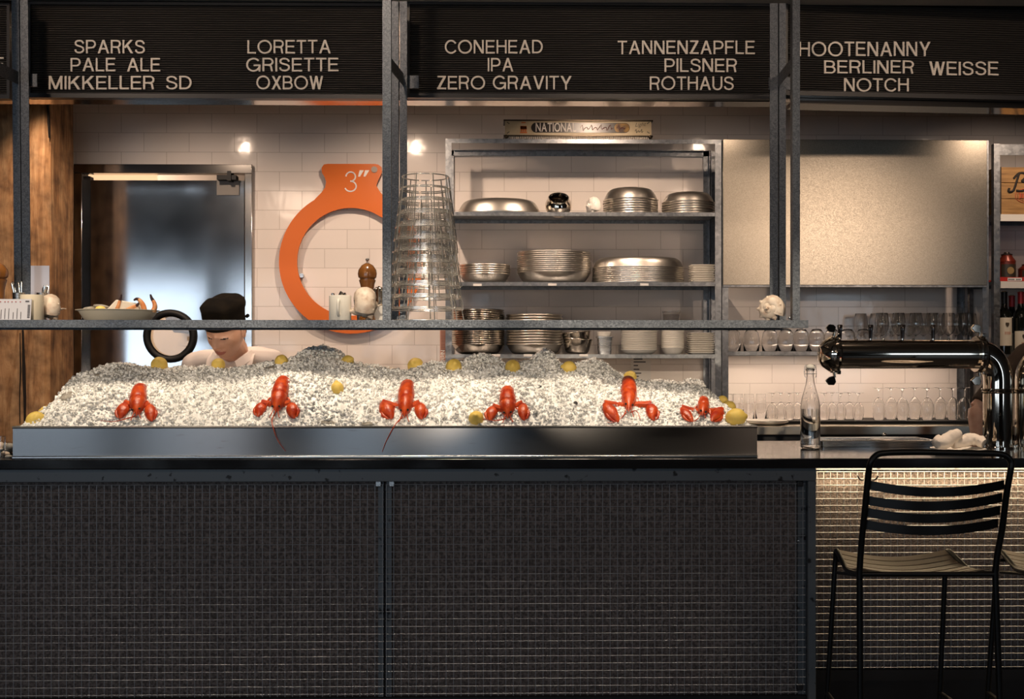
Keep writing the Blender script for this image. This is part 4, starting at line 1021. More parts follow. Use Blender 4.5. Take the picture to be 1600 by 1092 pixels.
# lower shelf
stack('steel_pan', 'shiny dark pan, %s in the tall lower shelf stack', 'pan', DARKPAN, 747, 0, Z3 + zoff, 0, dish_prof(W(707, 787), .050, .07, .003, 1.7, .003), 17, .0112, False, 'tall stack of shiny pans on the lower shelf')
stack('metal_platter', 'thick rimmed metal platter, %s on the lower shelf', 'platter', ALU, 835, 0, Z3 + zoff, 0, dish_prof(W(792, 878), .050, .08, .003, 1.8, .004), 12, .0140, False, 'thick rimmed platters on the lower shelf')
stack('round_plate', 'round white plate, %s in the lower shelf stack', 'plate', WHITEC, 998.5, 0, Z3 + zoff, 0, dish_prof(W(970, 1027), .024, .06, .004, 1.3), 12, .0094, False, 'round white plates on the lower shelf')
stack('white_bowl', 'white oval bowl, %s in the narrow lower shelf stack', 'bowl', WHITEC, 1051, 0, Z3 + zoff, 0, dish_prof(W(1033, 1069), .036, .038, .004, 1.2), 10, .0098, False, 'white oval bowls on the lower shelf', 1.3)
def square_stack(where, cx, wpx, zs, n, dz, group):
    hw = wpx / 2 / sS; m = MB(); rings = []
    for r, z in ((.72, 0), (.78, .0), (.94, .007), (1.0, .0095), (1.0, .0115), (.95, .0105), (.78, .004), (.3, .0035)):
        rings.append([(p[0], p[1], z) for p in rrect(-hw * r, hw * r, -hw * r, hw * r, hw * .16 * r, 4)])
    m.loft(rings); me = m.mesh('square_plate', WHITEC)
    for i in range(n):
        o = link('square_plate', me, None, Vector((gx(cx, YS) + random.uniform(-.001, .001), YS - .03, zs + i * dz)))
        tag(o, where % from_top(i, n), 'plate', group)
square_stack('square white plate, %s on the middle shelf', 1095, 38, Z2 + zoff, 8, .0122, 'square white plates on the middle shelf')
square_stack('square white plate, %s on the lower shelf', 1093, 40, Z3 + zoff, 10, .0113, 'square white plates on the lower shelf')
# polished gravy bowl tipped toward the room, shell beside it
gb = thing('round_pot', 'round mirror polished pot lying with its dark opening toward the room', 'pot', (gx(872.5, YS), YS, Z1))
R_ = .072; M_ = Matrix.Translation((gx(872.5, YS), YS, Z1 + .053)) @ Matrix.Rotation(math.radians(38), 4, 'X')
pr = [(0, -.060)] + [(.066 * math.sin(math.radians(a)) * 1.08, -.060 * math.cos(math.radians(a))) for a in range(12, 136, 12)]
pr += [(.052, .048), (.0545, .050)] + [(max(.0005, q[0] - .003), q[1] + .001) for q in pr[::-1][:-1]] + [(0, -.056)]
MB().lathe(pr, 36, M=M_).build('pot_body', CHROME, parent=gb)
MB().tube([M_ @ Vector((.0525 * math.cos(a * math.pi / 16), .0525 * math.sin(a * math.pi / 16), .049)) for a in range(32)], .003, 8, True).build('pot_rim', CHROME, parent=gb)
def nest(label, cx, r, z, tilt, Y=YS, h=.075):
    m = MB().lathe(dish_prof(r, h, .03, .002, 2.1, .003), 36, M=Matrix.Rotation(tilt, 4, 'Y'))
    o = link('mixing_bowl', m.mesh('mixing_bowl', DARKPAN), None, Vector((gx(cx, Y), Y, z))); tag(o, label, 'bowl')
nest('lower of two nested steel mixing bowls on the lower shelf', 901, W(879, 924), Z3 + .004, math.radians(4))
nest('upper of two nested steel mixing bowls, tilted, on the lower shelf', 902, W(879, 924), Z3 + .040, math.radians(-5))
ct = thing('steel_cup', 'tapered square steel cup on the lower plate shelf', 'cup', (gx(944.5, YS - .04), YS - .04, Z3))
hw = 12 / sS; m = MB(); m.loft([[(ORG[ct.name].x + p[0] * k, ORG[ct.name].y + p[1] * k, Z3 + z) for p in rrect(-hw, hw, -hw, hw, hw * .3, 4)] for k, z in ((.80, 0), (.98, .088), (1.12, .089), (1.12, .093), (.93, .092), (.76, .004))]); m.build('cup_body', STEEL, parent=ct)
m = MB().lathe([(0, .0), (.030, .0), (.036, .026), (.038, .026), (.034, .003), (0, .003)], 24); o = link('ramekin', m.mesh('ramekin', WHITEC), None, Vector((gx(944, YS - .04), YS - .04, Z3 + .0935))); tag(o, 'small white ramekin standing on the square steel cup', 'ramekin')
dt = thing('deli_tub', 'clear plastic tub of brown sauce on top of the narrow white bowls', 'tub', (gx(1049, YS), YS, Z3 + .145))
zb = Z3 + .1305; c0 = (gx(1049, YS), YS, zb)
MB().lathe([(0, 0), (.040, 0), (.046, .090), (.048, .090), (.048, .094), (.0445, .093), (.0385, .0025), (0, .0025)], 24, c0).build('tub_body', mat('clear_plastic', (.9, .88, .85), .15, trans=.8, ior=1.3), parent=dt)
MB().lathe([(0, .030), (.0405, .030), (.0425, .082), (0, .085)], 24, c0).build('sauce', mat('brown_sauce', (.09, .03, .012), .4), parent=dt)
MB().lathe([(0, .0945), (.049, .0945), (.049, .100), (0, .100)], 24, c0).build('tub_lid', mat('clear_plastic', (.9, .9, .9), .1), parent=dt)

# ---------------------------------------------------------------- sea shells (knobbly spiral conches)
def conch(label, px, py, Lpx, Y, z, yaw=0., flip=1, pale=None):
    s = Y / FOC; Ln = Lpx * s; m = MB(); turns = 3.6; n = 80; pts = []; rr = []
    for i in range(n + 1):
        t = i / n; a = t * turns * 2 * math.pi; R = .30 * t ** 1.7; knob = 1 + .20 * max(0, math.sin(a * 2.5)) * t
        pts.append(Vector((-.42 + .62 * t ** .8 , R * math.cos(a), R * math.sin(a)))); rr.append((.015 + .30 * t ** 1.5) * knob)
    m.tube(pts, rr, 14)
    section(m, [Vector((.0, .05, -.05)), Vector((.2, .12, -.16)), Vector((.42, .10, -.2)), Vector((.58, .05, -.22))], [.30, .30, .17, .04], [.22, .24, .13, .03], 14)
    for k in range(9):
        a = k / 9 * 2 * math.pi; m.tube([Vector((.02, .42 * math.cos(a), .42 * math.sin(a))), Vector((-.02, .53 * math.cos(a), .53 * math.sin(a)))], [.11, .02], 7)
    M3 = Matrix.Rotation(yaw, 4, 'Z') @ Matrix.Diagonal((flip, .9, .9, 1)); vs = [M3 @ Vector(v) for v in m.v]
    w_ = max(v.x for v in vs) - min(v.x for v in vs); k = Ln / w_; mz = min(v.z for v in vs); mx = (max(v.x for v in vs) + min(v.x for v in vs)) / 2
    m.v = [((v.x - mx) * k, v.y * k, (v.z - mz) * k) for v in vs]
    o = link('conch_shell', m.mesh('conch_shell', pale or SHELL, angle=70), None, Vector((gx(px, Y), Y, z))); return tag(o, label, 'shell')
conch('white spiny shell on the top plate shelf beside the bowls', 926, 0, 27, YS - .06, Z1 + .0006, .5, 1, mat('white_shell', (.82, .78, .72), .5, bump=(60, .4, .004)))
conch('spiny conch shell on the hanging shelf beside the wooden pepper mill', 573, 0, 54, 4.55, ST + .0006, .3, -1)
conch('round conch shell on the hanging shelf at its right end', 1206, 0, 44, 4.58, ST + .0006, 1.0, 1)
conch('tan conch shell on the hanging shelf beside the cream mug', 81, 0, 36, 4.60, ST + .0006, .7, -1)

# ---------------------------------------------------------------- crate, tins, wine at the right
cr = thing('wooden_crate', 'old wooden drinks crate with black script letter on the right shelf', 'crate', (gx(1620, SF), 6.1, Z31))
CRW = mat('crate_wood', (.40, .22, .07), .6, vary=((.20, .10, .03), 7, .35, .7), stretch=(1, 1, 9))
cx0, cx1, cz1 = gx(1559, SF + .02), gx(1690, SF + .02), gz(258, SF + .02); hh = (cz1 - Z31 - .001) / 3
for k in range(3): MB().box(cx0, cx1, SF + .02, SF + .034, Z31 + .001 + k * hh, Z31 + .001 + (k + 1) * hh - .003).build('front_board', CRW, parent=cr, bevel=.0015)
MB().box(cx0, cx0 + .016, SF + .0345, 6.26, Z31 + .001, cz1).build('end_board', CRW, parent=cr); MB().box(cx1 - .016, cx1, SF + .0345, 6.26, Z31 + .001, cz1).build('end_board', CRW, parent=cr)
MB().box(cx0 + .0165, cx1 - .0165, 6.245, 6.26, Z31 + .001, cz1).build('back_board', CRW, parent=cr)
MB().box(cx0 + .0005, cx0 + .018, SF + .0165, SF + .0198, Z31 + .003, cz1 - .002).build('corner_strap', mat('rusty_strap', (.05, .035, .025), .6, .5), parent=cr)
def spl_px(pts, r, Y, n=6): return MB().tube(spline([at(px, py, Y) for px, py in pts], n), r, 6)
yb = SF + .0185
m = MB(); m.tube(spline([at(*p, yb) for p in ((1592, 272), (1588, 285), (1583, 298), (1576, 299), (1577, 294))], 6), .0062, 6)
m.tube(spline([at(*p, yb) for p in ((1584, 279), (1592, 271), (1601, 271), (1603, 277), (1597, 283), (1604, 285), (1606, 292), (1598, 298), (1588, 298))], 6), .0060, 6)
m.tube(spline([at(*p, yb) for p in ((1612, 292), (1618, 285), (1624, 288), (1620, 296), (1632, 290), (1640, 286), (1650, 296))], 6), .005, 6)
m.build('script_letter', mat('black_stencil', (.012, .008, .006), .7), parent=cr)
m = MB(); c_ = at(1602, 306, yb); m.tube([c_ + Vector((.052 * math.cos(a * math.pi / 14), 0, .036 * math.sin(a * math.pi / 14))) for a in range(28)], .0016, 5, True)
m.tube([c_ + Vector((.040 * math.cos(a * math.pi / 14), 0, .026 * math.sin(a * math.pi / 14))) for a in range(28)], .0012, 5, True)
for k in range(5): m.box(c_.x - .03 + k * .012, c_.x - .022 + k * .012, yb - .001, yb + .001, c_.z - .012, c_.z + .014)
m.build('red_stamp', mat('red_stencil', (.42, .06, .02), .7), parent=cr)
tray = MB().box(gx(1556, 6.), gx(1690, 6.), SF + .006, 6.2, Z32 + .0006, Z32 + .004)
tray.box(gx(1556, 6.), gx(1690, 6.), SF + .004, SF + .009, Z32 + .0006, Z32 + .022).box(gx(1556, 6.), gx(1690, 6.), 6.195, 6.2, Z32 + .0006, Z32 + .022)
rt = thing('red_tray', 'low red tin tray with white lettering on the right shelf', 'tray', (gx(1620, 6.), 6.1, Z32))
tray.build('tray_body', mat('red_tin', (.45, .025, .015), .35), parent=rt)
q = at(1576, 437.5, SF); MB().box(q.x - .004, gx(1597, SF), SF + .0022, SF + .0039, Z32 + .003, Z32 + .018).build('white_strip', WHITEP, parent=rt)
m = MB()
for k in (0, 1, 2, 3, 4, 6, 7, 8, 9): m.box(q.x + k * .0066, q.x + .0045 + k * .0066, SF + .0012, SF + .0021, Z32 + .006, Z32 + .013)
m.build('small_print', INK, parent=rt)
def tin(label, px0, px1, py0, Y, zb, front):
    x = (gx(px0, Y) + gx(px1, Y)) / 2; r = (gx(px1, Y) - gx(px0, Y)) / 2; zt = gz(py0, Y); h = zt - zb
    t = thing('tin_canister', label, 'tin', (x, Y, zb)); TINR = mat('dark_red_tin', (.16, .022, .012), .35, .3)
    MB().lathe([(0, 0), (r, 0), (r, h * .66), (r * 1.03, h * .67), (r * 1.0, h * .70), (r * .62, h * .86), (r * .62, h * .9)], 28, (x, Y, zb)).build('tin_body', TINR, parent=t)
    MB().lathe([(0, h * .9), (r * .60, h * .9), (r * .66, h * .905), (r * .66, h * .93), (r * .35, h * .96), (r * .3, h), (0, h)], 24, (x, Y, zb)).build('tin_lid', mat('dark_tin', (.03, .02, .018), .4, .5), parent=t)
    m = MB(); A = [math.radians(a) for a in range(-150, -29, 10)]
    m.loft([[(x + (r + d) * math.cos(a), Y + (r + d) * math.sin(a), zb + z) for d, z in ((.0008, h * .08), (.0008, h * .58), (-.001, h * .58), (-.001, h * .08))] for a in A], True, True)
    m.build('tin_label', mat('tin_label', front, .5), parent=t)
    m = MB().lathe([(0, 0), (r * .42, 0), (r * .42, .001), (0, .001)], 20, M=Matrix.Translation((x, Y - r - .0012, zb + h * .36)) @ Matrix.Rotation(math.pi / 2, 4, 'X')); m.build('label_medallion', mat('gilt', (.30, .20, .08), .4), parent=t)
tin('tall dark red tin canister with a gilt label on the red tray', 1560, 1586, 393, 6.05, Z32 + .0046, (.035, .028, .018))
tin('second red tin cut by the right edge on the red tray', 1592, 1622, 410, 6.05, Z32 + .0046, (.25, .12, .03))
def wine(label, px, pytop, Y, capcol, lab_py, lab=(.78, .70, .55)):
    x = gx(px, Y); zb = Z3 + .0006; h = gz(pytop, Y) - zb; r = .0375
    t = thing('wine_bottle', label, 'bottle', (x, Y, zb))
    MB().lathe([(0, .004), (r * .8, 0), (r, .006), (r, h * .58), (r * .92, h * .65), (r * .5, h * .72), (.0155, h * .78), (.0145, h * .97), (.0165, h * .972), (.0165, h * .985), (0, h * .985)], 28, (x, Y, zb)).build('glass_body', mat('wine_glass_dark', (.006, .007, .005), .06, 0, .6), parent=t)
    MB().lathe([(.0150, h * .80), (.0160, h * .80), (.0160, h * .965), (.0175, h * .97), (.0175, h * .986), (.0100, h * .988)], 22, (x, Y, zb)).build('capsule', mat('capsule_%s' % capcol[0], capcol[1], .35, .3), parent=t)
    MB().lathe([(0, h * .985), (.0105, h * .985), (.0105, h), (0, h)], 16, (x, Y, zb)).build('cork', mat('cork', (.52, .30, .12), .8), parent=t)
    z0, z1 = gz(lab_py[1], Y), gz(lab_py[0], Y); A = [math.radians(a) for a in range(-165, -14, 10)]
    MB().loft([[(x + (r + d) * math.cos(a), Y + (r + d) * math.sin(a), z) for d, z in ((.0006, z0), (.0006, z1), (-.001, z1), (-.001, z0))] for a in A]).build('label', mat('label_cream', lab, .6), parent=t)
    zc = z0 + (z1 - z0) * .74; m = MB()
    m.prism([(x - .009, zc + .012), (x + .009, zc + .012), (x + .009, zc), (x, zc - .012), (x - .009, zc)], Y - r - .0022, Y - r - .0002); m.build('crest', mat('label_crest', (.07, .05, .03), .6), parent=t)
    m = MB()
    for k in range(4): m.box(x - .012 + k * .008, x - .009 + k * .008, Y - r - .0016, Y - r - .0002, z0 + (z1 - z0) * .40, z0 + (z1 - z0) * .50)
    m.build('label_print', mat('label_red', (.50, .16, .08), .6), parent=t)
    return t
wine('dark wine bottle with black capsule and cream label on the right shelf', 1569, 454, 6.04, ('black', (.012, .012, .014)), (496, 540))
wine('wine bottle with red capsule and low cream label at the right edge', 1595, 454, 6.04, ('red', (.40, .018, .02)), (517, 552), (.72, .60, .50))
wine('red capped wine bottle standing behind the two front bottles', 1581, 460, 6.16, ('red', (.40, .018, .02)), (520, 552))

# striped card with upright white lettering fixed beside the left upright
cd = thing('striped_card', 'narrow pink striped card with sideways white lettering left of the plate shelving', 'card', at(692, 545, SF + .02))
a, b = at(687.5, 516, SF + .02), at(696.5, 571, SF + .02)
MB().box(a.x, b.x, SF + .015, SF + .12, b.z, a.z).build('card', mat('dusty_pink', (.50, .26, .19), .6), parent=cd)
m = MB()
for k in range(14):
    z = a.z - .004 - k * .0078; m.box(a.x + .004, b.x - .001, SF + .0138, SF + .0149, z - .0012, z + .0012)
m.build('stripes', mat('dark_red_stripe', (.14, .035, .02), .6), parent=cd)
text_mb(MB(), 'Nithle', Vector((a.x + .004, SF + .0148, at(0, 547, SF).z)), -ZV, XV, -YV, .070, .021, .0012, .01).build('lettering', WHITEP, parent=cd, smooth=False)

# ================================================================== GLASSWARE
def glass_mesh(out, t=.0016, n=28):
    """out: outer profile from bottom centre to the rim; the inner wall is offset by t (solid foot and stem stay solid)"""
    o_, solid = out; k0 = solid
    inn = [(max(0, r - t), z + (t * 1.5 if i == 0 else 0)) for i, (r, z) in enumerate(o_[k0:])]
    pr = o_ + [(o_[-1][0] - t * .5, o_[-1][1] + t * .4)] + inn[::-1] + [(0, inn[0][1])]
    m = MB().lathe(pr, n); return m
def wineglass(R, H, stem, foot):
    pts = [(0, 0), (foot, 0), (foot, .0015), (foot * .45, .004), (.0042, .010), (.0036, stem * .5), (.0045, stem * .92)]
    hb = H - stem
    for u, k in ((.0, .12), (.04, .34), (.12, .62), (.25, .86), (.40, .98), (.55, 1.0), (.75, .93), (1.0, .78)): pts.append((R * k, stem + hb * u))
    return pts, 7
def tumbler(R, H, taper=.86):
    return [(0, 0), (R * taper, 0), (R * (taper + .02), .004), (R * (taper * .5 + .5), H * .5), (R, H)], 1
GM = {}
def place_glass(kind, key, prof, label, px, Y, zb, inv, H, group, rot=0):
    if key not in GM: GM[key] = glass_mesh(prof).mesh(kind, GLASS, angle=60)
    o = link(kind, GM[key], None, Vector((gx(px, Y), Y, zb + (H + .0009 if inv else .0005))))
    if inv: o.rotation_euler = (math.pi, 0, 0)
    return tag(o, label, 'glass', group)
random.seed(31)
# glass shelf, upper
for i, px in enumerate((1145, 1174, 1203, 1228, 1252, 1276, 1300, 1324, 1349)):
    place_glass('stemless_glass', 'sl', ([(0, .006), (.012, 0), (.024, .004), (.036, .022), (.042, .05), (.043, .075), (.040, .118)], 2),
                'upside-down stemless glass, %s on the upper glass shelf' % from_left(i, 9), px, 6.02, GZ, True, .119, 'upside-down stemless glasses on the upper glass shelf')
for i, px in enumerate((1345, 1369, 1394, 1420, 1443, 1469, 1494, 1516)):
    place_glass('wine_glass', 'wg', wineglass(.037, .205, .085, .032), 'upright wine glass, %s in the upper back row' % from_left(i, 8), px, 6.20, GZ, False, .205, 'upright wine glasses, back row of the upper glass shelf')
for i, px in enumerate((1378, 1404, 1431, 1457, 1482, 1506)):
    place_glass('wine_glass', 'wg', wineglass(.037, .205, .085, .032), 'upright wine glass, %s in the upper middle row' % from_left(i, 6), px, 6.11, GZ, False, .205, 'upright wine glasses, second row of the upper glass shelf')
# back bar, lower
for i, px in enumerate((1137, 1153, 1170, 1189)):
    place_glass('tumbler', 'tb', tumbler(.031, .150, .80), 'upside-down tall tumbler, %s beside the end of the ice' % from_left(i, 4), px, 6.08, BBT, True, .150, 'upside-down tumblers on the back bar')
k = 0
for i, px in enumerate((1207, 1220, 1233, 1246, 1288, 1300, 1313, 1327, 1341)):
    place_glass('wine_glass', 'ws', wineglass(.030, .142, .052, .030), 'small upside-down wine glass, %s of those left of the tap' % from_left(i, 9), px, 6.02 + .09 * (i % 2), MATT, True, .142, 'small upside-down wine glasses on the mat')
for i, px in enumerate((1373, 1392, 1410, 1429, 1449, 1469, 1489, 1507)):
    place_glass('champagne_glass', 'wc', wineglass(.0335, .168, .050, .031), 'tall upside-down glass, %s of those below the tap pipe' % from_left(i, 8), px, 6.00 + .08 * (i % 2), MATT, True, .168, 'tall upside-down glasses on the mat')
# small plates left of the bottle on the back bar
m = MB().lathe(dish_prof(.112, .014, .06, .004, 1.3), 40); me = m.mesh('side_plate', WHITEC)
for i in range(2):
    o = link('side_plate', me, None, Vector((gx(1197, 5.87), 5.87, BBT + .0005 + i * .0066))); tag(o, ('upper' if i else 'lower') + ' of two white side plates on the back bar left of the bottle', 'plate', 'side plates on the back bar')

# ---------------------------------------------------------------- swing-top bottle on the counter
YBt = 4.66; bz = CT + .0006; bx = gx(1266, YBt); sB = 1800 / YBt
bt = thing('swing_top_bottle', 'clear swing-top bottle half full of water on the bar', 'bottle', (bx, YBt, bz))
Hb = gz(571, YBt) - bz; Rb = 15.3 / sB
po = [(0, .004), (Rb * .8, 0), (Rb * .97, .004), (Rb, .012), (Rb, Hb * .47), (Rb * .97, Hb * .53), (Rb * .85, Hb * .61), (Rb * .62, Hb * .70), (Rb * .45, Hb * .78), (Rb * .37, Hb * .86), (Rb * .36, Hb * .93), (Rb * .46, Hb * .935), (Rb * .46, Hb * .96), (Rb * .36, Hb * .965)]
pi_ = [(max(0, r - .003), z + .0045) for r, z in po[2:-2]] + [(Rb * .36 - .003, Hb * .965)]
MB().lathe(po + pi_[::-1] + [(0, pi_[0][1] - .001)], 40, (bx, YBt, bz)).build('bottle_glass', GLASS, parent=bt)
zw = gz(639, YBt) - bz
MB().lathe([(0, .0095), (Rb * .93, .0095), (Rb - .0034, .018), (Rb - .0034, zw), (0, zw)], 36, (bx, YBt, bz)).build('water', WATER, parent=bt)
MB().lathe([(0, Hb * .966), (Rb * .40, Hb * .968), (Rb * .46, Hb * .98), (Rb * .40, Hb * 1.0), (Rb * .15, Hb * 1.015), (0, Hb * 1.016)], 20, (bx, YBt, bz)).build('stopper', WHITEC, parent=bt)
m = MB()
for s_ in (-1, 1):
    m.tube(spline([(bx + s_ * Rb * .50, YBt, bz + Hb * 1.0), (bx + s_ * Rb * .62, YBt, bz + Hb * .93), (bx + s_ * Rb * .58, YBt - .004, bz + Hb * .87), (bx + s_ * Rb * .42, YBt - .008, bz + Hb * .85)]), .0014, 6)
    m.tube([(bx + s_ * Rb * .50, YBt, bz + Hb * 1.0), (bx, YBt, bz + Hb * 1.012)], .0014, 6)
m.tube([(bx + Rb * .50 * math.cos(a * math.pi / 10), YBt + Rb * .50 * math.sin(a * math.pi / 10), bz + Hb * .90) for a in range(20)], .0014, 6, True); m.build('wire_bail', STEEL, parent=bt)

# ---------------------------------------------------------------- drip tray, plate with rolled napkins
dx0, dx1 = gx(1283, 4.72), gx(1468, 4.72)
dp = thing('drip_tray', 'long brushed steel drip tray set on the bar below the taps', 'drip tray', ((dx0 + dx1) / 2, 4.82, CT))
dz = CT + .0006; m = MB()
m.loft([[(p[0], p[1], z) for p in rrect(dx0 + e, dx1 - e, 4.72 + e, 4.95 - e, .012, 4)] for e, z in ((.002, dz), (0, dz + .024), (.006, dz + .026), (.010, dz + .022), (.012, dz + .004))]); m.build('tray_body', STEEL, parent=dp)
m = MB()
for k in range(40):
    x = dx0 + .016 + (dx1 - dx0 - .032) * k / 39; m.box(x - .0015, x + .0015, 4.738, 4.93, dz + .018, dz + .021)
m.box(dx0 + .014, dx1 - .014, 4.735, 4.738, dz + .0165, dz + .021).box(dx0 + .014, dx1 - .014, 4.930, 4.933, dz + .0165, dz + .021); m.build('grate', STEEL, parent=dp)
m = MB().ell(at(1382, 679, 4.8), .008, .008, .008, 12, 8); m.lathe([(0, 0), (.05, 0), (.05, .003), (0, .004)], 24, (gx(1382, 4.8), 4.82, dz + .0212)); m.build('rinser', CHROME, parent=dp)
YP = 4.42; px_, pz = gx(1497, YP), CT + .0006
m = MB().lathe(dish_prof(.103, .016, .055, .004, 1.4), 44, (0, 0, 0)); o = link('saucer', m.mesh('saucer', WHITEC), None, Vector((px_, YP, pz))); tag(o, 'white saucer holding two rolled napkins on the bar', 'plate')
def napkin(label, pts, r, seed):
    m = MB(); sp = spline(pts, 8); n = len(sp)
    m.tube(sp, [r * (.80 + .30 * math.sin(math.pi * min(1, .12 + i / n * .86)) + .10 * noise.noise(Vector((i * .45, seed, 0)))) for i in range(n)], 22)
    for k, v in enumerate(m.v):
        p = Vector(v); q = noise.noise(p * 38 + Vector((seed, 0, 0))) * .0085 + noise.noise(p * 90) * .003; m.v[k] = tuple(p + Vector((q, q * .6, abs(q) * .8)))
    zmin = min(v[2] for v in m.v); m.v = [(v[0], v[1], v[2] - zmin) for v in m.v]
    return m
NP = mat('napkin_cloth', (.78, .72, .63), .85, bump=(160, .3, .003))
m = napkin('', [at(1462, 677, YP) , at(1472, 683, YP - .02), at(1486, 674, YP), at(1497, 668, YP + .02)], .024, 1)
o = link('rolled_napkin', m.mesh('rolled_napkin', NP), None, Vector((0, 0, pz + .0125))); tag(o, 'upright left rolled white napkin on the saucer', 'napkin')
m = napkin('', [at(1488, 690, YP + .02), at(1506, 686, YP + .03), at(1520, 683, YP + .03), at(1538, 690, YP)], .022, 5)
o = link('rolled_napkin', m.mesh('rolled_napkin', NP), None, Vector((0, 0, pz + .0125))); tag(o, 'flat lying right rolled white napkin on the saucer', 'napkin')

# ---------------------------------------------------------------- beer tower
YT = 4.66; sT = 1800 / YT; tw = thing('beer_tower', 'polished chrome beer tower with black tap handles on the bar', 'beer tap', (gx(1582, YT), YT, CT))
def xz(px, py): return at(px, py, YT)
rT = 22.5 / sT; cz_ = xz(1400, 553.5).z
x_l, x_r = gx(1298, YT), gx(1531, YT)
RX = Matrix.Rotation(math.pi / 2, 4, 'Y')
def cyl_x(prof, x, n=40): return MB().lathe(prof, n, M=Matrix.Translation((x, YT, cz_)) @ RX)
cyl_x([(0, 0), (rT, 0), (rT, x_r - x_l), (0, x_r - x_l)], x_l, 48).build('pipe', CHROME, parent=tw)
r2 = 29 / sT
cyl_x([(0, -.052), (rT * .5, -.047), (rT * .85, -.035), (rT * 1.12, -.012), (rT * 1.2, 0), (0, 0)], x_l - .0005, 44).build('end_cap', CHROME, parent=tw)
def clamp(x):
    m = cyl_x([(rT * .9, -.016), (r2 * .96, -.016), (r2, -.010), (r2 * .93, -.004), (r2 * .93, .004), (r2, .010), (r2 * .96, .016), (rT * .9, .016), (rT * .9, -.016)], x, 44)
    m.build('clamp', CHROME, parent=tw)
    for s_ in (1, -1):
        m = MB(); m.rod((x, YT, cz_ + s_ * r2 * .95), (x + .004, YT, cz_ + s_ * (r2 + .020)), .006, 10)
        R_ = Matrix.Translation((x - .008, YT, cz_ + s_ * (r2 + .026))) @ Matrix.Rotation(s_ * .35, 4, 'Y')
        m.prism([(-.026, -.004), (-.018, .016), (0, .020), (.012, .014), (.014, -.010), (-.006, -.014)] if s_ > 0 else [(-.026, .004), (-.020, -.018), (0, -.026), (.012, -.016), (.014, .010), (-.006, .012)], -.007, .007, M=R_)
        m.box(x + .012, x + .028, YT - .008, YT + .008, cz_ + s_ * r2 - .006, cz_ + s_ * r2 + .010); m.build('wing_nut', CHROME, parent=tw, bevel=.002)
clamp(x_l + .012); clamp(x_r - .004)
rE = 21.5 / sT
def elbow(pts, nm='elbow'):
    MB().tube(spline([(gx(px, YT + dy), YT + dy, at(px, py, YT + dy).z) for px, py, dy in pts], 8), rE, 32).build(nm, CHROME, parent=tw)
elbow([(1530, 553.5, 0), (1541, 556, 0), (1551, 565, 0), (1557, 578, 0), (1559, 592, 0), (1559, 611, 0)])
elbow([(1668, 553.5, .0), (1640, 555, .0), (1622, 565, 0), (1612, 578, .0), (1609, 592, .0), (1609, 611, .0)])
for px in (1559, 1609):
    x = gx(px, YT); zt = gz(611, YT)
    MB().lathe([(0, 0), (rE * 1.02, 0), (rE * 1.02, zt - CT - .002), (0, zt - CT - .002)], 36, (x, YT, CT + .001)).build('column', CHROME, parent=tw)
    MB().lathe([(rE * .9, -.010), (rE * 1.10, -.010), (rE * 1.16, -.005), (rE * 1.08, 0), (rE * 1.16, .005), (rE * 1.10, .010), (rE * .9, .010), (rE * .9, -.010)], 36, (x, YT, zt)).build('flange', CHROME, parent=tw)
    MB().lathe([(rE * 1.01, 0), (rE * 1.28, 0), (rE * 1.28, .006), (rE * 1.01, .008)], 36, (x, YT, CT + .0006)).build('base_ring', CHROME, parent=tw)
    for a in range(6):
        t = a * math.pi / 3 + .3; MB().lathe([(0, 0), (.006, 0), (.006, .008), (.003, .011), (0, .011)], 10, (x + rE * 1.2 * math.cos(t), YT + rE * 1.2 * math.sin(t), CT + .0066)).build('bolt', CHROME, parent=tw)
xr2 = gx(1668, YT); cyl_x([(0, 0), (rT, 0), (rT, .22), (0, .22)], xr2, 40).build('pipe', CHROME, parent=tw)
for px in (1314, 1362, 1412, 1460):
    x = gx(px, YT + .03); yb = YT + .045
    m = MB(); zt = gz(507, yb); m.loft([[(x + p[0] * k, yb + p[1] * k, z) for p in rrect(-.0105, .0105, -.008, .008, .005, 4)] for k, z in ((.62, cz_ + rT + .006), (.8, cz_ + rT + .04), (1, zt - .003), (.8, zt))])
    h = m.build('tap_handle', mat('gloss_black', (.008, .006, .006), .12), parent=tw)
    m = MB().rod((x, yb, cz_ + rT * .6), (x, yb, cz_ + rT + .0065), .006, 12).ell((x, yb + .03, cz_), .012, .035, .012, 12, 8); m.build('tap_body', CHROME, parent=tw)
for px in (1338, 1380, 1427, 1482):
    p = xz(px, 530.5); MB().ell(p + YV * .0, .006, .006, .005, 10, 6).build('cap_screw', CHROME, parent=tw)

# ================================================================== THINGS ON THE HANGING SHELF
SZ = ST + .0006
def mill(label, px, py_top, Y, rp):
    s = 1800 / Y; x = gx(px, Y); H = gz(py_top, Y) - SZ; r = rp / s
    t = thing('pepper_mill', label, 'pepper mill', (x, Y, SZ))
    MB().lathe([(0, 0), (r * 1.0, 0), (r * 1.0, H * .05), (r * .84, H * .10), (r * .70, H * .24), (r * .66, H * .36), (r * .72, H * .50), (r * .86, H * .60), (r * .98, H * .645), (r * .98, H * .66), (r * .9, H * .67), (0, H * .67)], 32, (x, Y, SZ)).build('mill_body', WOODMILL, parent=t)
    MB().lathe([(0, H * .672), (r * .88, H * .672), (r * .88, H * .68), (r * 1.06, H * .70), (r * 1.13, H * .76), (r * 1.04, H * .82), (r * .7, H * .89), (r * .25, H * .925), (0, H * .925)], 32, (x, Y, SZ)).build('mill_head', WOODMILL, parent=t)
    MB().lathe([(0, H * .92), (r * .14, H * .92), (r * .11, H * .955), (r * .22, H * .975), (r * .2, H * .995), (0, H)], 16, (x, Y, SZ)).build('knob', STEEL, parent=t)
mill('turned wooden pepper mill standing behind the conch on the hanging shelf', 574, 404, 4.66, 13.2)
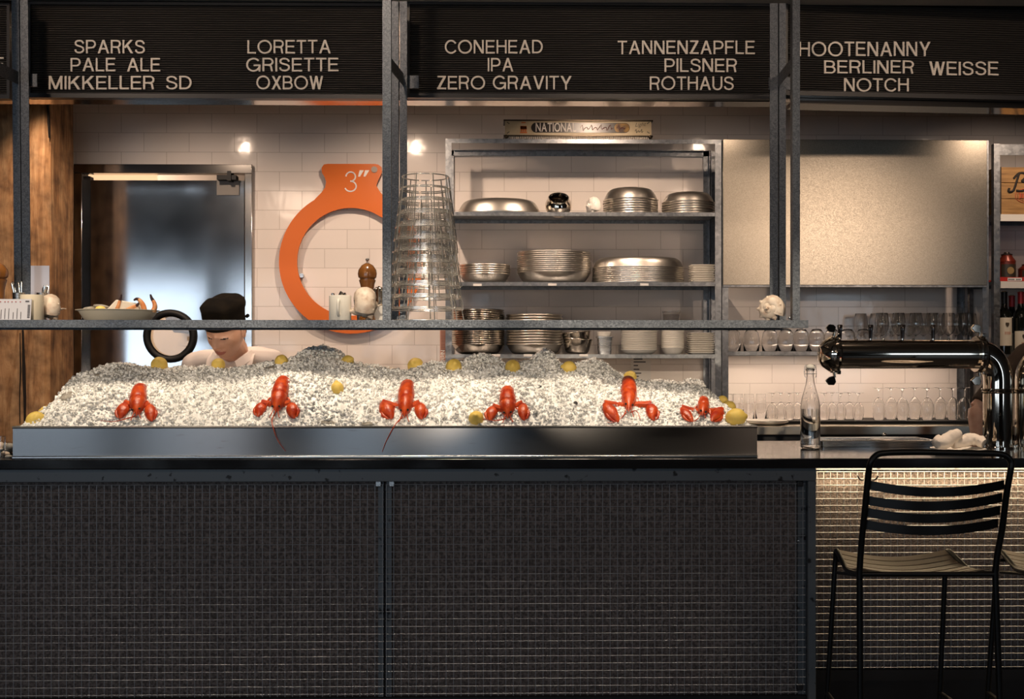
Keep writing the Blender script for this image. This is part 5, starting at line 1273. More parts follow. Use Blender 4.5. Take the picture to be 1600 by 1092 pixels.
mill('wooden pepper mill cut off by the left edge of the photo', -3, 404, 4.66, 13.2)
# leaning menu card
mc = thing('menu_card', 'grey printed menu card leaning at the far left of the hanging shelf', 'menu', at(0, 500, 4.43))
a, b = at(-70, 466, 4.435), at(48.5, 500, 4.435)
M_ = Matrix.Translation((a.x, 4.430, SZ)) @ Matrix.Rotation(-.14, 4, 'X'); wd, hh = b.x - a.x, a.z - b.z
MB().box(0, wd, 0, .002, 0, hh, M_).build('card', PAPER, parent=mc)
m = MB(); pxm = wd / 118.5
for k, (px, l) in enumerate(((2, .55), (8, .62), (14, .62), (21, .40), (27, .62), (33, .42), (-4, .5), (-10, .6), (-16, .5), (-24, .6), (-32, .5), (-40, .6))):
    x = (px + 70) * pxm; m.box(x - .0011, x + .0011, -.0012, -.0002, hh * .06, hh * (.06 + l * .8), M_)
for k in range(9):
    z = hh * (.12 + k * .07); m.box((43 + 70) * pxm, (47 + 70) * pxm, -.0012, -.0002, z, z + hh * .045, M_)
for px, c in ((42, 1),): m.box((px + 67) * pxm, (px + 73) * pxm, -.0012, -.0002, hh * .86, hh * .92, M_)
m.build('printed_lines', INK, parent=mc)
m = MB()
for px in (0, 7, 12, 18, 24, 31): m.box((px + 69) * pxm, (px + 71) * pxm, -.0012, -.0002, hh * .85, hh * .89, M_)
m.build('red_marks', mat('red_print', (.35, .06, .05), .6), parent=mc)
# card in an acrylic stand behind
m = MB().box(gx(48, 4.72), gx(77, 4.72), 4.72, 4.724, SZ, gz(416, 4.72)).box(gx(48, 4.72), gx(77, 4.72), 4.68, 4.7195, SZ, SZ + .003)
ac = thing('card_stand', 'tall pale glossy card stand behind the cutlery on the hanging shelf', 'card stand', (gx(62, 4.72), 4.71, SZ)); m.build('stand', mat('pale_acrylic', (.50, .47, .52), .08, 0, .6), parent=ac)
# cutlery beakers
def beaker(label, px, pyt, Y, rp, n, lean, hyt):
    s = 1800 / Y; x = gx(px, Y); H = gz(pyt, Y) - SZ; r = rp / s
    t = thing('cutlery_cup', label, 'cup', (x, Y, SZ))
    MB().lathe([(0, 0), (r * .86, 0), (r, H), (r * 1.02, H + .002), (r * .96, H), (r * .82, .003), (0, .003)], 24, (x, Y, SZ)).build('cup_body', STEEL, parent=t)
    for k in range(n):
        a = random.uniform(0, 6.28); bx_, by_ = x + r * .5 * math.cos(a), Y + r * .5 * math.sin(a); L_ = gz(hyt + random.uniform(0, 8), Y)
        tp_ = Vector((bx_ + (lean + random.uniform(-.8, .8)) * .018, by_ + random.uniform(-.01, .01), L_)); lo = Vector((x + (bx_ - x) * .3 - lean * .010, Y + (by_ - Y) * .3, SZ + .008))
        f = MB(); f.tube([lo, lo.lerp(tp_, .5), lo.lerp(tp_, .8), lo.lerp(tp_, .95), tp_], [.0022, .0024, .0036, .0042, .0022], 8, flat=.5)
        o = f.build('fork', mat('cutlery_steel', (.70, .67, .62), .18, 1), loc=tuple(lo)); tag(o, 'thin steel seafood fork in the %s cutlery cup, handle up' % ('left' if lean < 0 else 'right'), 'fork', 'forks in the %s cutlery cup' % ('left' if lean < 0 else 'right'))
random.seed(8)
beaker('small steel cutlery cup behind the menu card', 29.5, 459, 4.56, 9.5, 6, -.9, 439)
beaker('small steel cutlery cup partly behind the cream mug', 66, 459, 4.64, 8.5, 6, .9, 442)
def mug(label, px, pyt, Y, rp, mt, name='mug', handle=True):
    s = 1800 / Y; x = gx(px, Y); H = gz(pyt, Y) - SZ; r = rp / s; t = thing(name, label, 'mug', (x, Y, SZ))
    MB().lathe([(0, 0), (r * .97, 0), (r, .004), (r, H - .002), (r * .97, H), (r * .92, H - .003), (r * .92, .006), (0, .006)], 36, (x, Y, SZ)).build('mug_body', mt, parent=t)
    if handle: MB().tube(spline([(x + r * .0, Y - r * .97, SZ + H * .80), (x + r * .02, Y - r * 1.55, SZ + H * .74), (x + r * .02, Y - r * 1.6, SZ + H * .32), (x, Y - r * .97, SZ + H * .22)], 6), .006, 10).build('handle', mt, parent=t)
    return x, H, r
mug('cream china mug on the hanging shelf between menu card and shell', 50, 461.5, 4.50, 17.5, CREAMC, handle=False)
x, H, r = mug('white china mug with handle toward the room left of the conch', 531.5, 462, 4.55, 17.3, WHITEC)
random.seed(4)
for k in range(7):
    a = k * .9; f = MB(); p = Vector((x + r * .55 * math.cos(a), 4.55 + r * .45 * math.sin(a), SZ + H - .02)); q = p + Vector((random.uniform(-.012, .012), random.uniform(-.01, .01), .026 + random.uniform(0, .012)))
    f.tube([p - ZV * .05, p, p.lerp(q, .6), q], [.002, .003, .006, .0035], 8); o = f.build('teaspoon', mat('cutlery_steel', (.7, .67, .62), .18, 1), loc=tuple(p)); tag(o, 'small steel spoon tip standing in the white mug', 'spoon', 'spoons in the white mug')
# creamers and a caddy behind the conch
def creamer(label, px, pyt, Y, rp, H, mt, z0=SZ):
    s = 1800 / Y; x = gx(px, Y); r = rp / s; t = thing('small_steel_pot', label, 'pot', (x, Y, z0))
    MB().lathe([(0, 0), (r * .8, 0), (r, H * .35), (r * .92, H * .8), (r * .98, H * .84), (r * .6, H * .93), (r * .12, H * .95), (r * .2, H * .985), (0, H)], 24, (x, Y, z0)).build('pot_body', mt, parent=t)
    MB().tube(spline([(x - r * .9, Y, z0 + H * .78), (x - r * 1.5, Y, z0 + H * .80), (x - r * 1.3, Y, z0 + H * .5), (x - r * .95, Y, z0 + H * .4)]), .003, 8).build('handle', mt, parent=t)
creamer('little lidded steel pot left of the wooden pepper mill', 563.5, 455, 4.74, 6.5, gz(455, 4.74) - SZ, STEEL)
bxz = gz(478, 4.70); o = MB().box(gx(582, 4.70), gx(603, 4.70), 4.70, 4.76, SZ, bxz).build('white_box', WHITEP, loc=(gx(592, 4.7), 4.73, SZ), bevel=.002); tag(o, 'small white box on the hanging shelf right of the conch', 'box')
creamer('lidded steel pot on the white box right of the pepper mill', 592, 447, 4.73, 8, gz(447, 4.73) - bxz, DARKPAN, bxz + .0006)
o = MB().box(gx(704, 4.5), gx(838, 4.5), 4.44, 4.62, SZ, SZ + .003).build('paper_sheet', PAPER if False else WHITEP, loc=(gx(770, 4.5), 4.53, SZ)); tag(o, 'flat white paper sheet on the hanging shelf right of the wire baskets', 'paper')
# plate of seafood
YQ = 4.62; sQ = 1800 / YQ; xq = gx(184.5, YQ); zr = gz(485.5, YQ - .0)
pl = MB().lathe([(0, 0), (.120, 0), (.124, .003), (.150, zr - SZ - .004), (.161, zr - SZ - .001), (.161, zr - SZ + .001), (.147, zr - SZ - .001), (.118, .006), (0, .006)], 48)
o = link('seafood_bowl', pl.mesh('seafood_bowl', CREAMC), None, Vector((xq, YQ, SZ))); tag(o, 'wide cream bowl of seafood standing on the hanging shelf', 'bowl')
m = MB(); q = [at(167, 487, YQ), at(185, 468.5, YQ), at(216, 474, YQ), at(224, 487, YQ)]
m.loft([[p + YV * d + ZV * (0 if d < .03 else -.006) for p in q] for d in (-.03, .0, .05)]); 
o = m.build('folded_napkin', NP, loc=tuple(at(195, 487, YQ)), bevel=.004); tag(o, 'white folded wedge in the middle of the seafood bowl', 'napkin')
TIP = mat('dark_claw_tip', (.03, .010, .010), .35); CRAB = mat('crab_orange', (.62, .22, .07), .4, vary=((.70, .38, .18), 40, .4, .65))
def crab(label, pts, r, tipn=2):
    sp = spline([at(px, py, YQ - .03) for px, py in pts], 6); n = len(sp); rr = [r * (1.0 - .72 * (i / n) ** 1.6) for i in range(n)]
    t = thing('crab_claw', label, 'crab claw', sp[0]); c = int(n * .62)
    MB().tube(sp[:c + 1], rr[:c + 1], 10).build('shell', CRAB, parent=t); MB().tube(sp[c:], rr[c:], 10).build('dark_tip', TIP, parent=t)
crab('upright thin crab claw at the left of the seafood bowl', [(181, 487), (185, 478), (188, 468), (190, 460)], .0085)
crab('bent crab claw with black tip in the middle of the seafood bowl', [(226, 488), (224, 478), (219, 470), (214, 467), (209, 469)], .011)
crab('crab leg lying along the rim of the seafood bowl', [(196, 486), (206, 481), (214, 477), (220, 470)], .009)
crab('tall curved red crab claw at the right of the seafood bowl', [(239, 487), (242, 480), (241, 473), (237, 466), (235, 460)], .0105)
m = MB().ell((0, 0, 0), .020, .016, .0115, 20, 12); o = link('lemon_wedge', m.mesh('lemon_wedge', LEMON), None, at(157, 482.5, YQ - .08)); tag(o, 'lemon half lying in the seafood bowl', 'lemon')
for k, (px, py, rx) in enumerate(((140, 482, .026), (158, 478.5, .032))):
    m = MB().ell((0, 0, 0), rx, .022, .008, 20, 10)
    m.v = [tuple(Vector(v) * (1 + .2 * noise.noise(Vector(v) * 60))) for v in m.v]
    o = link('oyster', m.mesh('oyster', OYST), None, at(px, py, YQ - .05 + .08 * k)); o.rotation_euler = (0, -.12 + .2 * k, 0); tag(o, ['grey oyster at the left rim of the seafood bowl', 'darker oyster behind the lemon half in the seafood bowl'][k], 'oyster')

# ---------------------------------------------------------------- nested wire seafood stands
YW_ = 4.60; sW = 1800 / YW_; cx = gx(665, YW_); random.seed(14)
def wire_stand(label, z0, ht, rb, rt_, nr, nv, ph, dx, group):
    t = thing('wire_stand', label, 'wire stand', (cx + dx, YW_, z0), group)
    C_ = ORG[t.name]
    for k in range(nr):
        u = (k / (nr - 1)); rr = rb + (rt_ - rb) * u; zz = C_.z + .0035 + (ht - .006) * u
        if k in (0,): zz = C_.z + .0035
        MB().tube([(C_.x + rr * math.cos(a * math.pi / 18), C_.y + rr * math.sin(a * math.pi / 18), zz) for a in range(36)], .0023, 6, True).build('ring', WIREM, parent=t)
    for k in range(nv):
        a = ph + 2 * math.pi * k / nv; A = Vector((C_.x + rb * 1.015 * math.cos(a), C_.y + rb * 1.015 * math.sin(a), C_.z + .003)); B = Vector((C_.x + rt_ * 1.015 * math.cos(a), C_.y + rt_ * 1.015 * math.sin(a), C_.z + ht))
        MB().tube([A, B], .0024, 6).build('upright', WIREM, parent=t)
specs = [(.0, .300), (.012, .320), (.036, .330), (.062, .325), (.092, .330), (.125, .330), (.175, .310), (.235, .318)]
zt = gz(276, YW_) - SZ
for i in range(8):
    z0 = i * (zt - .262) / 7; rb = .150 - i * .0035; wire_stand('wire seafood stand, %s in the tall nested pile' % from_top(i, 8), SZ + z0, .262, rb, .104 - i * .0016, 6, 9, random.uniform(0, 1), random.uniform(-.003, .003), 'nested wire stands on the hanging shelf')

# ---------------------------------------------------------------- bits at the far left end of the counter
sd = MB().lathe(dish_prof(.085, .014, .05, .004, 1.3), 36); o = link('saucer', sd.mesh('saucer', WHITEC), None, Vector((gx(-6, 4.50), 4.50, CT + .0006))); tag(o, 'white saucer at the left end of the bar with shell pieces', 'plate')
for k, (px, py, w_, h_, Y) in enumerate(((9, 703, .017, .010, 4.34), (15, 694, .022, .014, 4.46), (3, 690, .02, .016, 4.46), (14, 708, .014, .006, 4.27))):
    m = MB().ell((0, 0, 0), w_, w_ * .8, h_, 14, 9); m.v = [tuple(Vector(v) * (1 + .25 * noise.noise(Vector(v) * 70 + Vector((k * 9, 0, 0))))) for v in m.v]
    p = at(px, py, Y); p.z = CT + (.0155 if Y > 4.4 else 0) + h_ * .82
    o = link('shell_piece', m.mesh('shell_piece', [SHELL, OYST, SHELL, OYST][k]), None, p); tag(o, ['pale shell piece on the bar below the saucer at far left', 'grey oyster piece on the saucer at far left', 'pale shell piece on the saucer at far left', 'small grey shell scrap beside the ice tray corner'][k], 'shell')
p = at(2, 712, 4.30); m = glass_mesh(tumbler(.026, .075, .9)); o = link('small_glass', m.mesh('small_glass', GLASS), None, Vector((p.x - .012, 4.30, CT + .0006))); tag(o, 'small clear glass cut by the left edge beside the ice tray', 'glass')

# ================================================================== STOOLS
def stool(label, dx=0.):
    D = Vector((dx, 0, 0)); t = thing('bar_stool', label, 'bar stool', Vector((gx(1430, 3.72), 3.72, 0)) + D)
    r = .0095; a = lambda px, py, Y: at(px, py, Y) + D
    bl, br = a(1343, 893, 3.56), a(1555, 893, 3.56)         # back posts at seat height
    fl, fr_ = a(1306, 862, 3.95), a(1478, 862, 3.95)        # front corners
    lo_bl, lo_br = Vector((bl.x - .012, bl.y - .05, .008)), Vector((br.x + .004, br.y - .05, .008))
    lo_fl, lo_fr = Vector((fl.x - .03, fl.y + .05, .008)), Vector((fr_.x - .012, fr_.y + .05, .008))
    YB_ = 3.47
    back = [lo_bl, bl, a(1346, 850, 3.545), a(1352, 790, 3.51), a(1357, 740, 3.485)] + [a(px, py, YB_) for px, py in ((1360, 724), (1367, 713), (1380, 708), (1420, 706.5), (1480, 707), (1530, 708), (1560, 709), (1573, 713), (1580, 722), (1579, 735))] + \
           [a(1573, 770, 3.49), a(1566, 825, 3.53), a(1559, 862, 3.55), br, lo_br]
    sp = [back[0]] + spline(back[1:-1], 5) + [back[-1]]
    MB().tube(sp, r, 14).build('back_frame', BLKPAINT, parent=t)
    for k, (yl, yc, yr) in enumerate(((757, 769, 757), (781, 790.5, 777), (799, 810, 797), (818, 829, 817))):
        xl, xr_ = 1356 - k * 3.2, 1569 - k * 3.3; Yl = 3.505 + k * .012
        pts = [a(xl + (xr_ - xl) * u, yl * (1 - u) ** 2 * 1 + 2 * u * (1 - u) * (2 * yc - (yl + yr) / 2) + yr * u * u, Yl - .050 * math.sin(math.pi * u)) for u in [i / 14 for i in range(15)]]
        m = MB(); hh = .0140; tt = .0022
        m.loft([[p + Vector((0, -tt, -hh)), p + Vector((0, tt, -hh)), p + Vector((0, tt, hh)), p + Vector((0, -tt, hh))] for p in pts]); m.build('back_slat', BLKPAINT, parent=t)
    # seat frame
    zf = fl.z; 
    for side, (F_, L_, B_) in (('l', (fl, lo_fl, bl)), ('r', (fr_, lo_fr, br))):
        B2 = Vector((B_.x, B_.y, B_.z)); mid = F_.lerp(B2, .5) - ZV * .028
        pts = [L_] + spline([L_.lerp(F_, .86), F_ - ZV * .02 + (F_ - B2).normalized() * .004, F_ + ZV * .006 - (F_ - B2).normalized() * .02, F_.lerp(B2, .28) - ZV * .012, mid, F_.lerp(B2, .8) - ZV * .018, B2 - ZV * .006], 6)
        MB().tube(pts, r * .92, 12).build('side_frame', BLKPAINT, parent=t)
    MB().rod(bl - ZV * .008, br - ZV * .008, r * .85, 12).build('rear_rail', BLKPAINT, parent=t)
    MB().rod(fl - ZV * .03, fr_ - ZV * .03, r * .7, 12).build('front_rail', BLKPAINT, parent=t)
    MB().rod(fl.lerp(bl, .08) - ZV * .066, bl - ZV * .012, r * .6, 10).build('side_rail', BLKPAINT, parent=t)
    n = 9
    for k in range(n):                                # curved seat slats run from side to side
        u = (k + .5) / n; L_ = fl.lerp(bl, u * .94 + .02); R_ = fr_.lerp(br, u * .94 + .02)
        sag = -.004 - .030 * math.sin(math.pi * min(1, u * 1.0)); sec = []
        d = (bl - fl).normalized(); wv = (bl - fl).length / n * .40
        for i in range(13):
            v = i / 12; p = L_.lerp(R_, v) + ZV * (sag - .026 * math.sin(math.pi * v) + .014); tilt = d + ZV * (-.25 * math.cos(math.pi * u))
            sec.append([p - tilt * wv - ZV * .0016, p + tilt * wv - ZV * .0016, p + tilt * wv + ZV * .0016, p - tilt * wv + ZV * .0016])
        m = MB().loft(sec); m.build('seat_slat', SEATW, parent=t)
    z1 = .20
    for A, B in ((lo_bl.lerp(bl, z1 / bl.z), lo_br.lerp(br, z1 / br.z)), (lo_fl.lerp(fl, z1 / fl.z), lo_fr.lerp(fr_, z1 / fr_.z)), (lo_bl.lerp(bl, .33), lo_fl.lerp(fl, .33)), (lo_br.lerp(br, .33), lo_fr.lerp(fr_, .33))):
        MB().rod(A, B, r * .8, 10).build('foot_rung', BLKPAINT, parent=t)
    for p in (lo_bl, lo_br, lo_fl, lo_fr): MB().lathe([(0, 0), (.013, 0), (.013, .02), (0, .022)], 12, (p.x, p.y, .0)).build('foot_cap', RUBBER, parent=t)
    return t
stool('black metal bar stool with slatted back in front of the lit bar front')
stool('second black bar stool, mostly outside the right edge of the photo', gx(1559, 3.95) - gx(1306, 3.95))

# ================================================================== PEOPLE
def remesh(mb, vox, smooth=2):
    me = mb.mesh('tmp', SKIN, smooth=False); o = bpy.data.objects.new('tmp', me); COL.objects.link(o)
    r = o.modifiers.new('r', 'REMESH'); r.mode = 'VOXEL'; r.voxel_size = vox
    if smooth: s_ = o.modifiers.new('s', 'SMOOTH'); s_.factor = .5; s_.iterations = smooth
    dg = bpy.context.evaluated_depsgraph_get(); out = bpy.data.meshes.new_from_object(o.evaluated_get(dg)); bpy.data.objects.remove(o); bpy.data.meshes.remove(me)
    out.polygons.foreach_set('use_smooth', [True] * len(out.polygons)); return out
def G(x, s): return math.exp(-(x / s) ** 2)
def head_rings(n=56, m=44):
    """head in its own frame: face to -y, up z, origin between the ears; returns list of rings"""
    rings = []
    for j in range(m + 1):
        ph = math.pi * j / m; z0 = -math.cos(ph); rr = max(math.sin(ph), .02); ring = []
        for i in range(n):
            th = 2 * math.pi * i / n; cx_, cy_ = math.cos(th), math.sin(th)
            x, y, z = .0745 * rr * cx_, .094 * rr * cy_, .118 * z0
            front = max(0., -cy_)
            if z < 0:                                  # jaw narrows, back of the skull tucks in to the neck
                k = -z / .118; x *= 1 - .30 * k ** 1.5
                if cy_ > 0: y *= 1 - .38 * k
                else: y *= 1 - .02 * k; z *= 1.0
            if z < -.05 and front > 0: y -= .010 * front * G(x, .03)
            if front > .25:
                f = front
                y += .013 * (G(x - .031, .017) + G(x + .031, .017)) * G(z - .008, .013)       # eye sockets
                y -= .0050 * (G(x - .031, .013) + G(x + .031, .013)) * G(z - .003, .009)       # closed lids
                y -= .0055 * (G(x - .030, .022) + G(x + .030, .022)) * G(z - .030, .010)       # brow ridge
                y -= .006 * (G(x - .040, .02) + G(x + .040, .02)) * G(z + .028, .020)          # cheek bones
                w_ = .0085 + .006 * min(1, max(0, (.015 - z) / .055))
                ht = .031 * min(1, max(0, (.022 - z) / .058)) if z > -.037 else .031 * G(z + .037, .0075)
                y -= ht * G(x, w_)                                                               # nose
                y -= .0085 * (G(x - .013, .007) + G(x + .013, .007)) * G(z + .036, .008)        # nostrils
                y -= .0072 * G(x, .022) * G(z + .060, .0062) + .0078 * G(x, .019) * G(z + .073, .0062)   # lips
                y += .0045 * G(x, .022) * G(z + .0665, .0026)                                   # mouth line
                y -= .0075 * G(x, .020) * G(z + .100, .013)                                     # chin
            ring.append(Vector((x, y, z)))
        rings.append(ring)
    return rings
def add_head(mb, M):
    mb.loft([[M @ p for p in r] for r in head_rings()])
    for s_ in (-1, 1):                                  # ears
        E = M @ Matrix.Translation((s_ * .0745, .012, -.004)) @ Matrix.Rotation(s_ * .35, 4, 'Z')
        mb.ell((0, 0, 0), .009, .019, .031, 16, 12, M=E)
        mb.tube([E @ Vector((s_ * .006, .017 * math.cos(a * .42 - .6), .028 * math.sin(a * .42 - .6) + .002)) for a in range(9)], .0052, 8)
def hand(mb, wrist, elbow, side, curl=.5, palm_n=Vector((0, 0, -1))):
    d = (wrist - elbow).normalized(); n_ = (palm_n - d * palm_n.dot(d)).normalized(); s_ = d.cross(n_) * side
    section(mb, [wrist - d * .01, wrist + d * .02, wrist + d * .055, wrist + d * .088], [.024, .033, .040, .037], [.019, .016, .015, .012], 14, n_)
    for k, L_ in enumerate((.070, .078, .072, .056)):
        b = wrist + d * .084 + s_ * (.029 - k * .0195); pts = [b - d * .02]; dd = d.copy(); p = b.copy(); pts.append(p.copy())
        for seg in (.45, .32, .23):
            dd = (dd + n_ * curl * .55).normalized(); p = p + dd * L_ * seg; pts.append(p.copy())
        mb.tube(spline(pts, 3), [.0092 - .0024 * i / 13 for i in range(13)], 9)
    b = wrist + d * .028 + s_ * .030; mb.tube(spline([b - s_ * .016, b + s_ * .010 + d * .012, b + s_ * .024 + d * .034 + n_ * .008, b + s_ * .026 + d * .060 + n_ * .018], 4), [.013, .013, .0128, .0125, .012, .0118, .0115, .011, .0105, .010, .0095, .009, .0075], 9)
def body_mb(J, head_M, hands=True, curl=.5):
    mb = MB()
    add_head(mb, head_M)
    mb.tube(spline([J['chest'] + ZV * .02, J['neck'], head_M @ Vector((0, .018, -.05)), head_M @ Vector((0, .012, -.01))], 5), [.075] * 3 + [.062] * 4 + [.058] * 9, 18)
    xv = (J['sh_r'] - J['sh_l']).normalized(); yv = ZV.cross(xv)
    def tor(c, w_, d_): return [c + xv * (w_ * math.cos(2 * math.pi * k / 20)) + yv * (d_ * math.sin(2 * math.pi * k / 20)) for k in range(20)]
    mid = J['pelvis'].lerp(J['chest'], .5)
    mb.loft([tor(J['pelvis'] - ZV * .10, .10, .08), tor(J['pelvis'] - ZV * .02, .155, .105), tor(J['pelvis'].lerp(mid, .6), .14, .095), tor(mid.lerp(J['chest'], .5), .155, .105), tor(J['chest'], .165, .11), tor(J['chest'] + ZV * .08, .155, .085), tor(J['neck'] - ZV * .02, .06, .05)])
    for s_ in 'lr':
        S_, E_, W_ = J['sh_' + s_], J['el_' + s_], J['wr_' + s_]
        mb.ell(S_, .060, .058, .060, 16, 10)
        mb.tube(spline([S_.lerp(J['chest'], .25), S_, S_.lerp(E_, .5), E_], 5), [.058] * 3 + [.056] * 4 + [.052] * 3 + [.047] * 3 + [.042] * 3, 14)
        mb.tube(spline([E_, E_.lerp(W_, .35), W_], 6), [.042, .043, .044, .044, .043, .041, .039, .036, .033, .030, .028, .026, .025], 14)
        if hands: hand(mb, W_, E_, 1 if s_ == 'r' else -1, curl, J.get('palm', Vector((0, 0, -1))))
        H_, K_, A_ = J['hip_' + s_], J['kn_' + s_], J['an_' + s_]
        mb.tube(spline([H_ + ZV * .06, H_, H_.lerp(K_, .5), K_, K_.lerp(A_, .35), A_], 4), [.092, .094, .095, .095, .094, .09, .085, .08, .074, .068, .063, .06, .058, .058, .057, .054, .05, .046, .042, .040, .038], 14)
        mb.tube([A_ + Vector((0, .03, -.05)), A_ + Vector((0, -.05, -.055)), A_ + Vector((0, -.14, -.062))], [.036, .042, .030], 12)
    return mb
def tint(me, M, rules, mats):
    """face colours by place in the head frame"""
    for m_ in mats: me.materials.append(m_)
    inv = M.inverted(); idx = np.zeros(len(me.polygons), int)
    for p in me.polygons:
        q = inv @ p.center
        if q.length < .16:
            for k, f in enumerate(rules):
                if f(q): idx[p.index] = k + 1
    me.polygons.foreach_set('material_index', idx)
lip = lambda q: q.y < -.070 and abs(q.x) < .0265 and abs(q.z + .0665) < .0115 * (1 - (abs(q.x) / .028) ** 2)
brow = lambda q: q.y < -.055 and .012 < abs(q.x) < .050 and abs(q.z - (.0315 + .05 * (abs(q.x) - .012) * (1 if abs(q.x) < .035 else .2))) < .0036
lash = lambda q: q.y < -.055 and .018 < abs(q.x) < .046 and abs(q.z - (-.0035 + 6 * (abs(q.x) - .032) ** 2)) < .0022
hairf = lambda q: (q.z > .035 and q.y > -.02) or (q.y > .02 and q.z > -.045) or (abs(q.x) > .066 and q.y > -.012 and q.z > .005 and abs(q.x) < .074)
# ---- the cook
Yh = 5.16
cook = thing('person', 'cook in black cap and white shirt looking down behind the ice', 'person', (gx(352, 5.4), 5.42, 0))
hc = at(353, 516, Yh)
HM = Matrix.Translation(hc) @ Matrix.Rotation(math.radians(-16), 4, 'Z') @ Matrix.Rotation(math.radians(24), 4, 'X') @ Matrix.Rotation(math.radians(3), 4, 'Y') @ Matrix.Diagonal((1.07, 1.07, 1.07, 1))
v = lambda px, py, Y: at(px, py, Y)
J = dict(neck=v(366, 551, 5.29), chest=v(362, 610, 5.38), pelvis=Vector((gx(360, 5.46), 5.47, .96)), sh_l=v(306, 573, 5.36), sh_r=v(421, 567, 5.36),
         el_l=v(290, 670, 5.32), el_r=v(446, 665, 5.32), wr_l=v(322, 668, 5.17), wr_r=v(392, 668, 5.17))
for s_, k in (('l', -1), ('r', 1)):
    J['hip_' + s_] = J['pelvis'] + Vector((.09 * k, 0, -.04)); J['kn_' + s_] = Vector((J['pelvis'].x + .11 * k, 5.44, .50)); J['an_' + s_] = Vector((J['pelvis'].x + .12 * k, 5.48, .105))
me = remesh(body_mb(J, HM, True, .5), .0036, 1); tint(me, HM, (hairf, lip, brow, lash), (HAIR, LIP, HAIR, HAIR))
me.transform(Matrix.Translation(-ORG[cook.name])); link('body', me, cook, ORG[cook.name])
def shirt(J, parent, m_, sl=.62, name='shirt', fold=.006, extra=.014, collar=True):
    mb = MB(); xv = (J['sh_r'] - J['sh_l']).normalized(); yv = ZV.cross(xv)
    def tor(c, w_, d_): return [c + xv * ((w_ + extra) * math.cos(2 * math.pi * k / 24)) + yv * ((d_ + extra) * math.sin(2 * math.pi * k / 24)) for k in range(24)]
    mid = J['pelvis'].lerp(J['chest'], .5)
    mb.loft([tor(J['pelvis'] - ZV * .06, .165, .115), tor(J['pelvis'].lerp(mid, .6), .155, .11), tor(mid.lerp(J['chest'], .5), .165, .115), tor(J['chest'], .175, .12), tor(J['chest'] + ZV * .08, .165, .095), tor(J['neck'].lerp(J['chest'], .25), .085, .07)])
    for s_ in 'lr':
        S_, E_, W_ = J['sh_' + s_], J['el_' + s_], J['wr_' + s_]; nb = J['neck'].lerp(J['chest'], .22)
        mb.tube(spline([nb, nb.lerp(S_, .6) + ZV * .006, S_], 5), [.062, .062, .063, .064, .065, .066, .067, .068, .068, .068, .068], 16)
        mb.ell(S_, .070, .068, .068, 16, 10)
        en = S_.lerp(E_, min(1, sl / .5)) if sl <= .5 else E_.lerp(W_, (sl - .5) / .5)
        P_ = [S_, S_.lerp(E_, .5), en] if sl <= .5 else [S_, S_.lerp(E_, .5), E_, en]
        sp = spline(P_, 5); mb.tube(sp, [.068 - .012 * i / len(sp) for i in range(len(sp))], 16)
    me = remesh(mb, .008, 3)
    for vv in me.vertices:
        p = vv.co; q = noise.noise(p * 11) * fold + noise.noise(Vector((p.x * 30, p.y * 30, p.z * 9))) * fold * .5; vv.co = p + vv.normal * q
    me.materials.clear(); me.materials.append(m_); me.transform(Matrix.Translation(-ORG[parent.name])); return link(name, me, parent, ORG[parent.name])
shirt(J, cook, CLOTH)
# collar and apron straps
nk = J['neck'] + Vector((-.004, -.012, -.012)); m = MB()
for s_ in (-1, 1):
    A = [nk + Vector((s_ * .074, .015, .014)), nk + Vector((s_ * .066, -.042, .000)), nk + Vector((s_ * .020, -.082, -.040))]
    sp = spline(A, 5); m.loft([[p + Vector((s_ * .004, 0, .012)), p + Vector((s_ * .010, -.006, .010)), p + Vector((s_ * .026, -.020, -.024)), p + Vector((s_ * .018, -.012, -.026))] for p in sp])
m.build('collar', CLOTH, parent=cook)
m = MB()
for s_ in (-1, 1):
    sp = spline([nk + Vector((s_ * .082, .03, .012)), nk + Vector((s_ * .088, -.050, -.022)), nk + Vector((s_ * .085, -.098, -.10)), nk + Vector((s_ * .085, -.125, -.22))], 5)
    m.loft([[p + Vector((-.016, 0, 0)), p + Vector((.016, 0, 0)), p + Vector((.016, -.005, .003)), p + Vector((-.016, -.005, .003))] for p in sp])
m.build('apron_strap', CLOTH, parent=cook)
def trousers(J, parent):
    mb = MB()
    for s_ in 'lr':
        H_, K_, A_ = J['hip_' + s_], J['kn_' + s_], J['an_' + s_]; mb.tube(spline([H_ + ZV * .10, H_, H_.lerp(K_, .5), K_, K_.lerp(A_, .5), A_ + ZV * .03], 4), [.11, .113, .113, .113, .11, .105, .1, .095, .09, .086, .083, .08, .078, .076, .074, .072, .07, .068, .066, .064, .062], 16)
    mb.ell(J['pelvis'], .175, .125, .12, 20, 12)
    me = remesh(mb, .012, 3); me.materials.clear(); me.materials.append(TROUS); me.transform(Matrix.Translation(-ORG[parent.name])); link('trousers', me, parent, ORG[parent.name])
    for s_ in 'lr':
        A_ = J['an_' + s_]; m = MB(); section(m, [A_ + Vector((0, .06, -.065)), A_ + Vector((0, .03, -.055)), A_ + Vector((0, -.06, -.065)), A_ + Vector((0, -.15, -.078)), A_ + Vector((0, -.19, -.085))], [.03, .045, .05, .045, .02], [.035, .05, .038, .026, .012], 14)
        m.build('shoe', RUBBER, parent=parent)
trousers(J, cook)
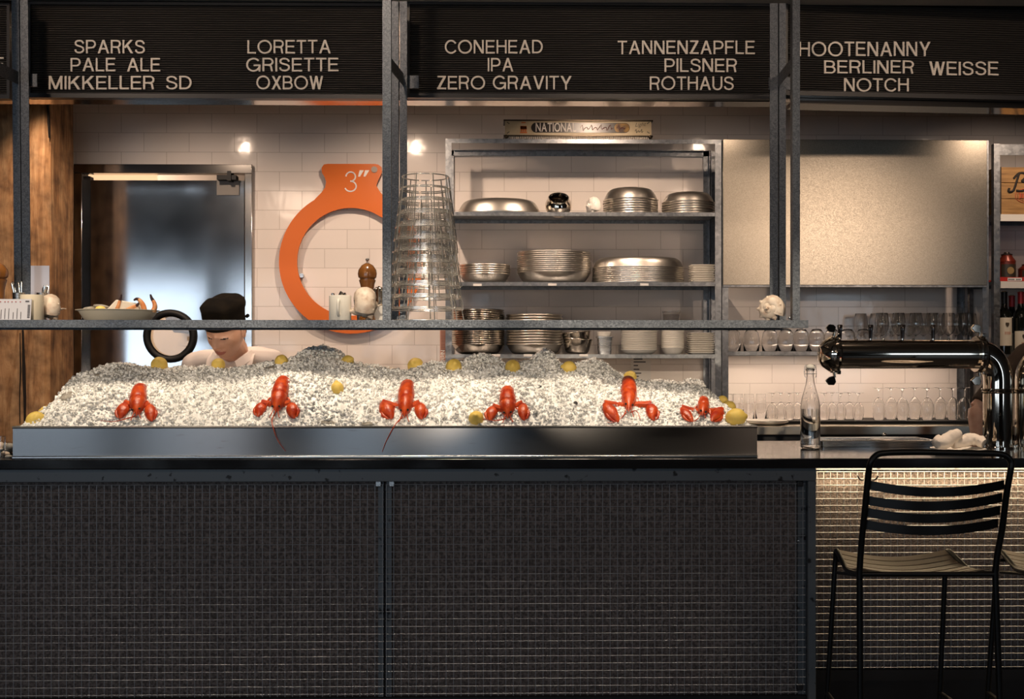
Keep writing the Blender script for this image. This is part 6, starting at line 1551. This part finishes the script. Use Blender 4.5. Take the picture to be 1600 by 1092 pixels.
# cap: band and soft crown
m = MB(); rings = []; N_ = 40
for k, (rx, ry, z, yo) in enumerate(((.0815, .099, .030, .0), (.0825, .100, .034, 0), (.0835, .1015, .080, .002), (.0835, .1015, .084, .002), (.0885, .106, .104, .004), (.0895, .107, .113, .006), (.080, .096, .125, .008), (.056, .066, .133, .010), (.026, .03, .138, .012), (.004, .004, .139, .012))):
    rings.append([Vector((rx * math.cos(2 * math.pi * i / N_), ry * math.sin(2 * math.pi * i / N_) + yo, z)) for i in range(N_)])
for rg in rings[4:]:
    for p in rg: p += Vector((noise.noise(p * 22), noise.noise(p * 22 + Vector((5, 0, 0))), noise.noise(p * 26 + Vector((0, 7, 0))) * 1.2)) * .007
m.loft([[HM @ p for p in rg] for rg in rings]); m.build('cap', BLKCLOTH, parent=cook, angle=70)
m = MB(); m.tube([HM @ Vector((.0865, .035 + .006 * k, .052)) for k in range(3)], .008, 8); m.build('cap_tab', BLKCLOTH, parent=cook)

# ---- second person at the right, mostly outside the frame: one arm hangs into view
YR = 5.46; bar = thing('person', 'person in brown short sleeves behind the beer tower, one arm in view', 'person', (gx(1690, YR), YR, 0))
J = dict(sh_l=v(1607, 556, YR), el_l=v(1527, 640, YR - .02), wr_l=v(1527, 706, YR - .12), palm=Vector((0, .6, -1)))
cxr = J['sh_l'].x + .21; J['neck'] = Vector((cxr, YR + .02, 1.50)); J['chest'] = Vector((cxr, YR + .03, 1.27)); J['pelvis'] = Vector((cxr + .01, YR + .05, .96))
J['sh_r'] = Vector((cxr + .21, YR + .04, 1.42)); J['el_r'] = Vector((cxr + .27, YR + .04, 1.13)); J['wr_r'] = Vector((cxr + .25, YR - .06, .90))
for s_, k in (('l', -1), ('r', 1)):
    J['hip_' + s_] = J['pelvis'] + Vector((.09 * k, 0, -.04)); J['kn_' + s_] = Vector((cxr + .10 * k, YR + .03, .50)); J['an_' + s_] = Vector((cxr + .11 * k, YR + .06, .105))
HM2 = Matrix.Translation((cxr + .01, YR - .02, 1.66)) @ Matrix.Rotation(math.radians(14), 4, 'X')
me = remesh(body_mb(J, HM2, True, .35), .006, 2); tint(me, HM2, (hairf, lip, brow, lash), (HAIR, LIP, HAIR, HAIR)); me.transform(Matrix.Translation(-ORG[bar.name])); link('body', me, bar, ORG[bar.name])
shirt(J, bar, BROWNC, .46); trousers(J, bar)
m = MB(); m.ell((0, .022, .030), .083, .096, .100, 36, 22, M=HM2); m.v = [tuple(Vector(v_) * 1 + Vector((noise.noise(Vector(v_) * 45), noise.noise(Vector(v_) * 45 + Vector((3, 0, 0))), noise.noise(Vector(v_) * 45 + Vector((0, 5, 0))))) * .009) for v_ in m.v]
m.build('hair', HAIR, parent=bar)
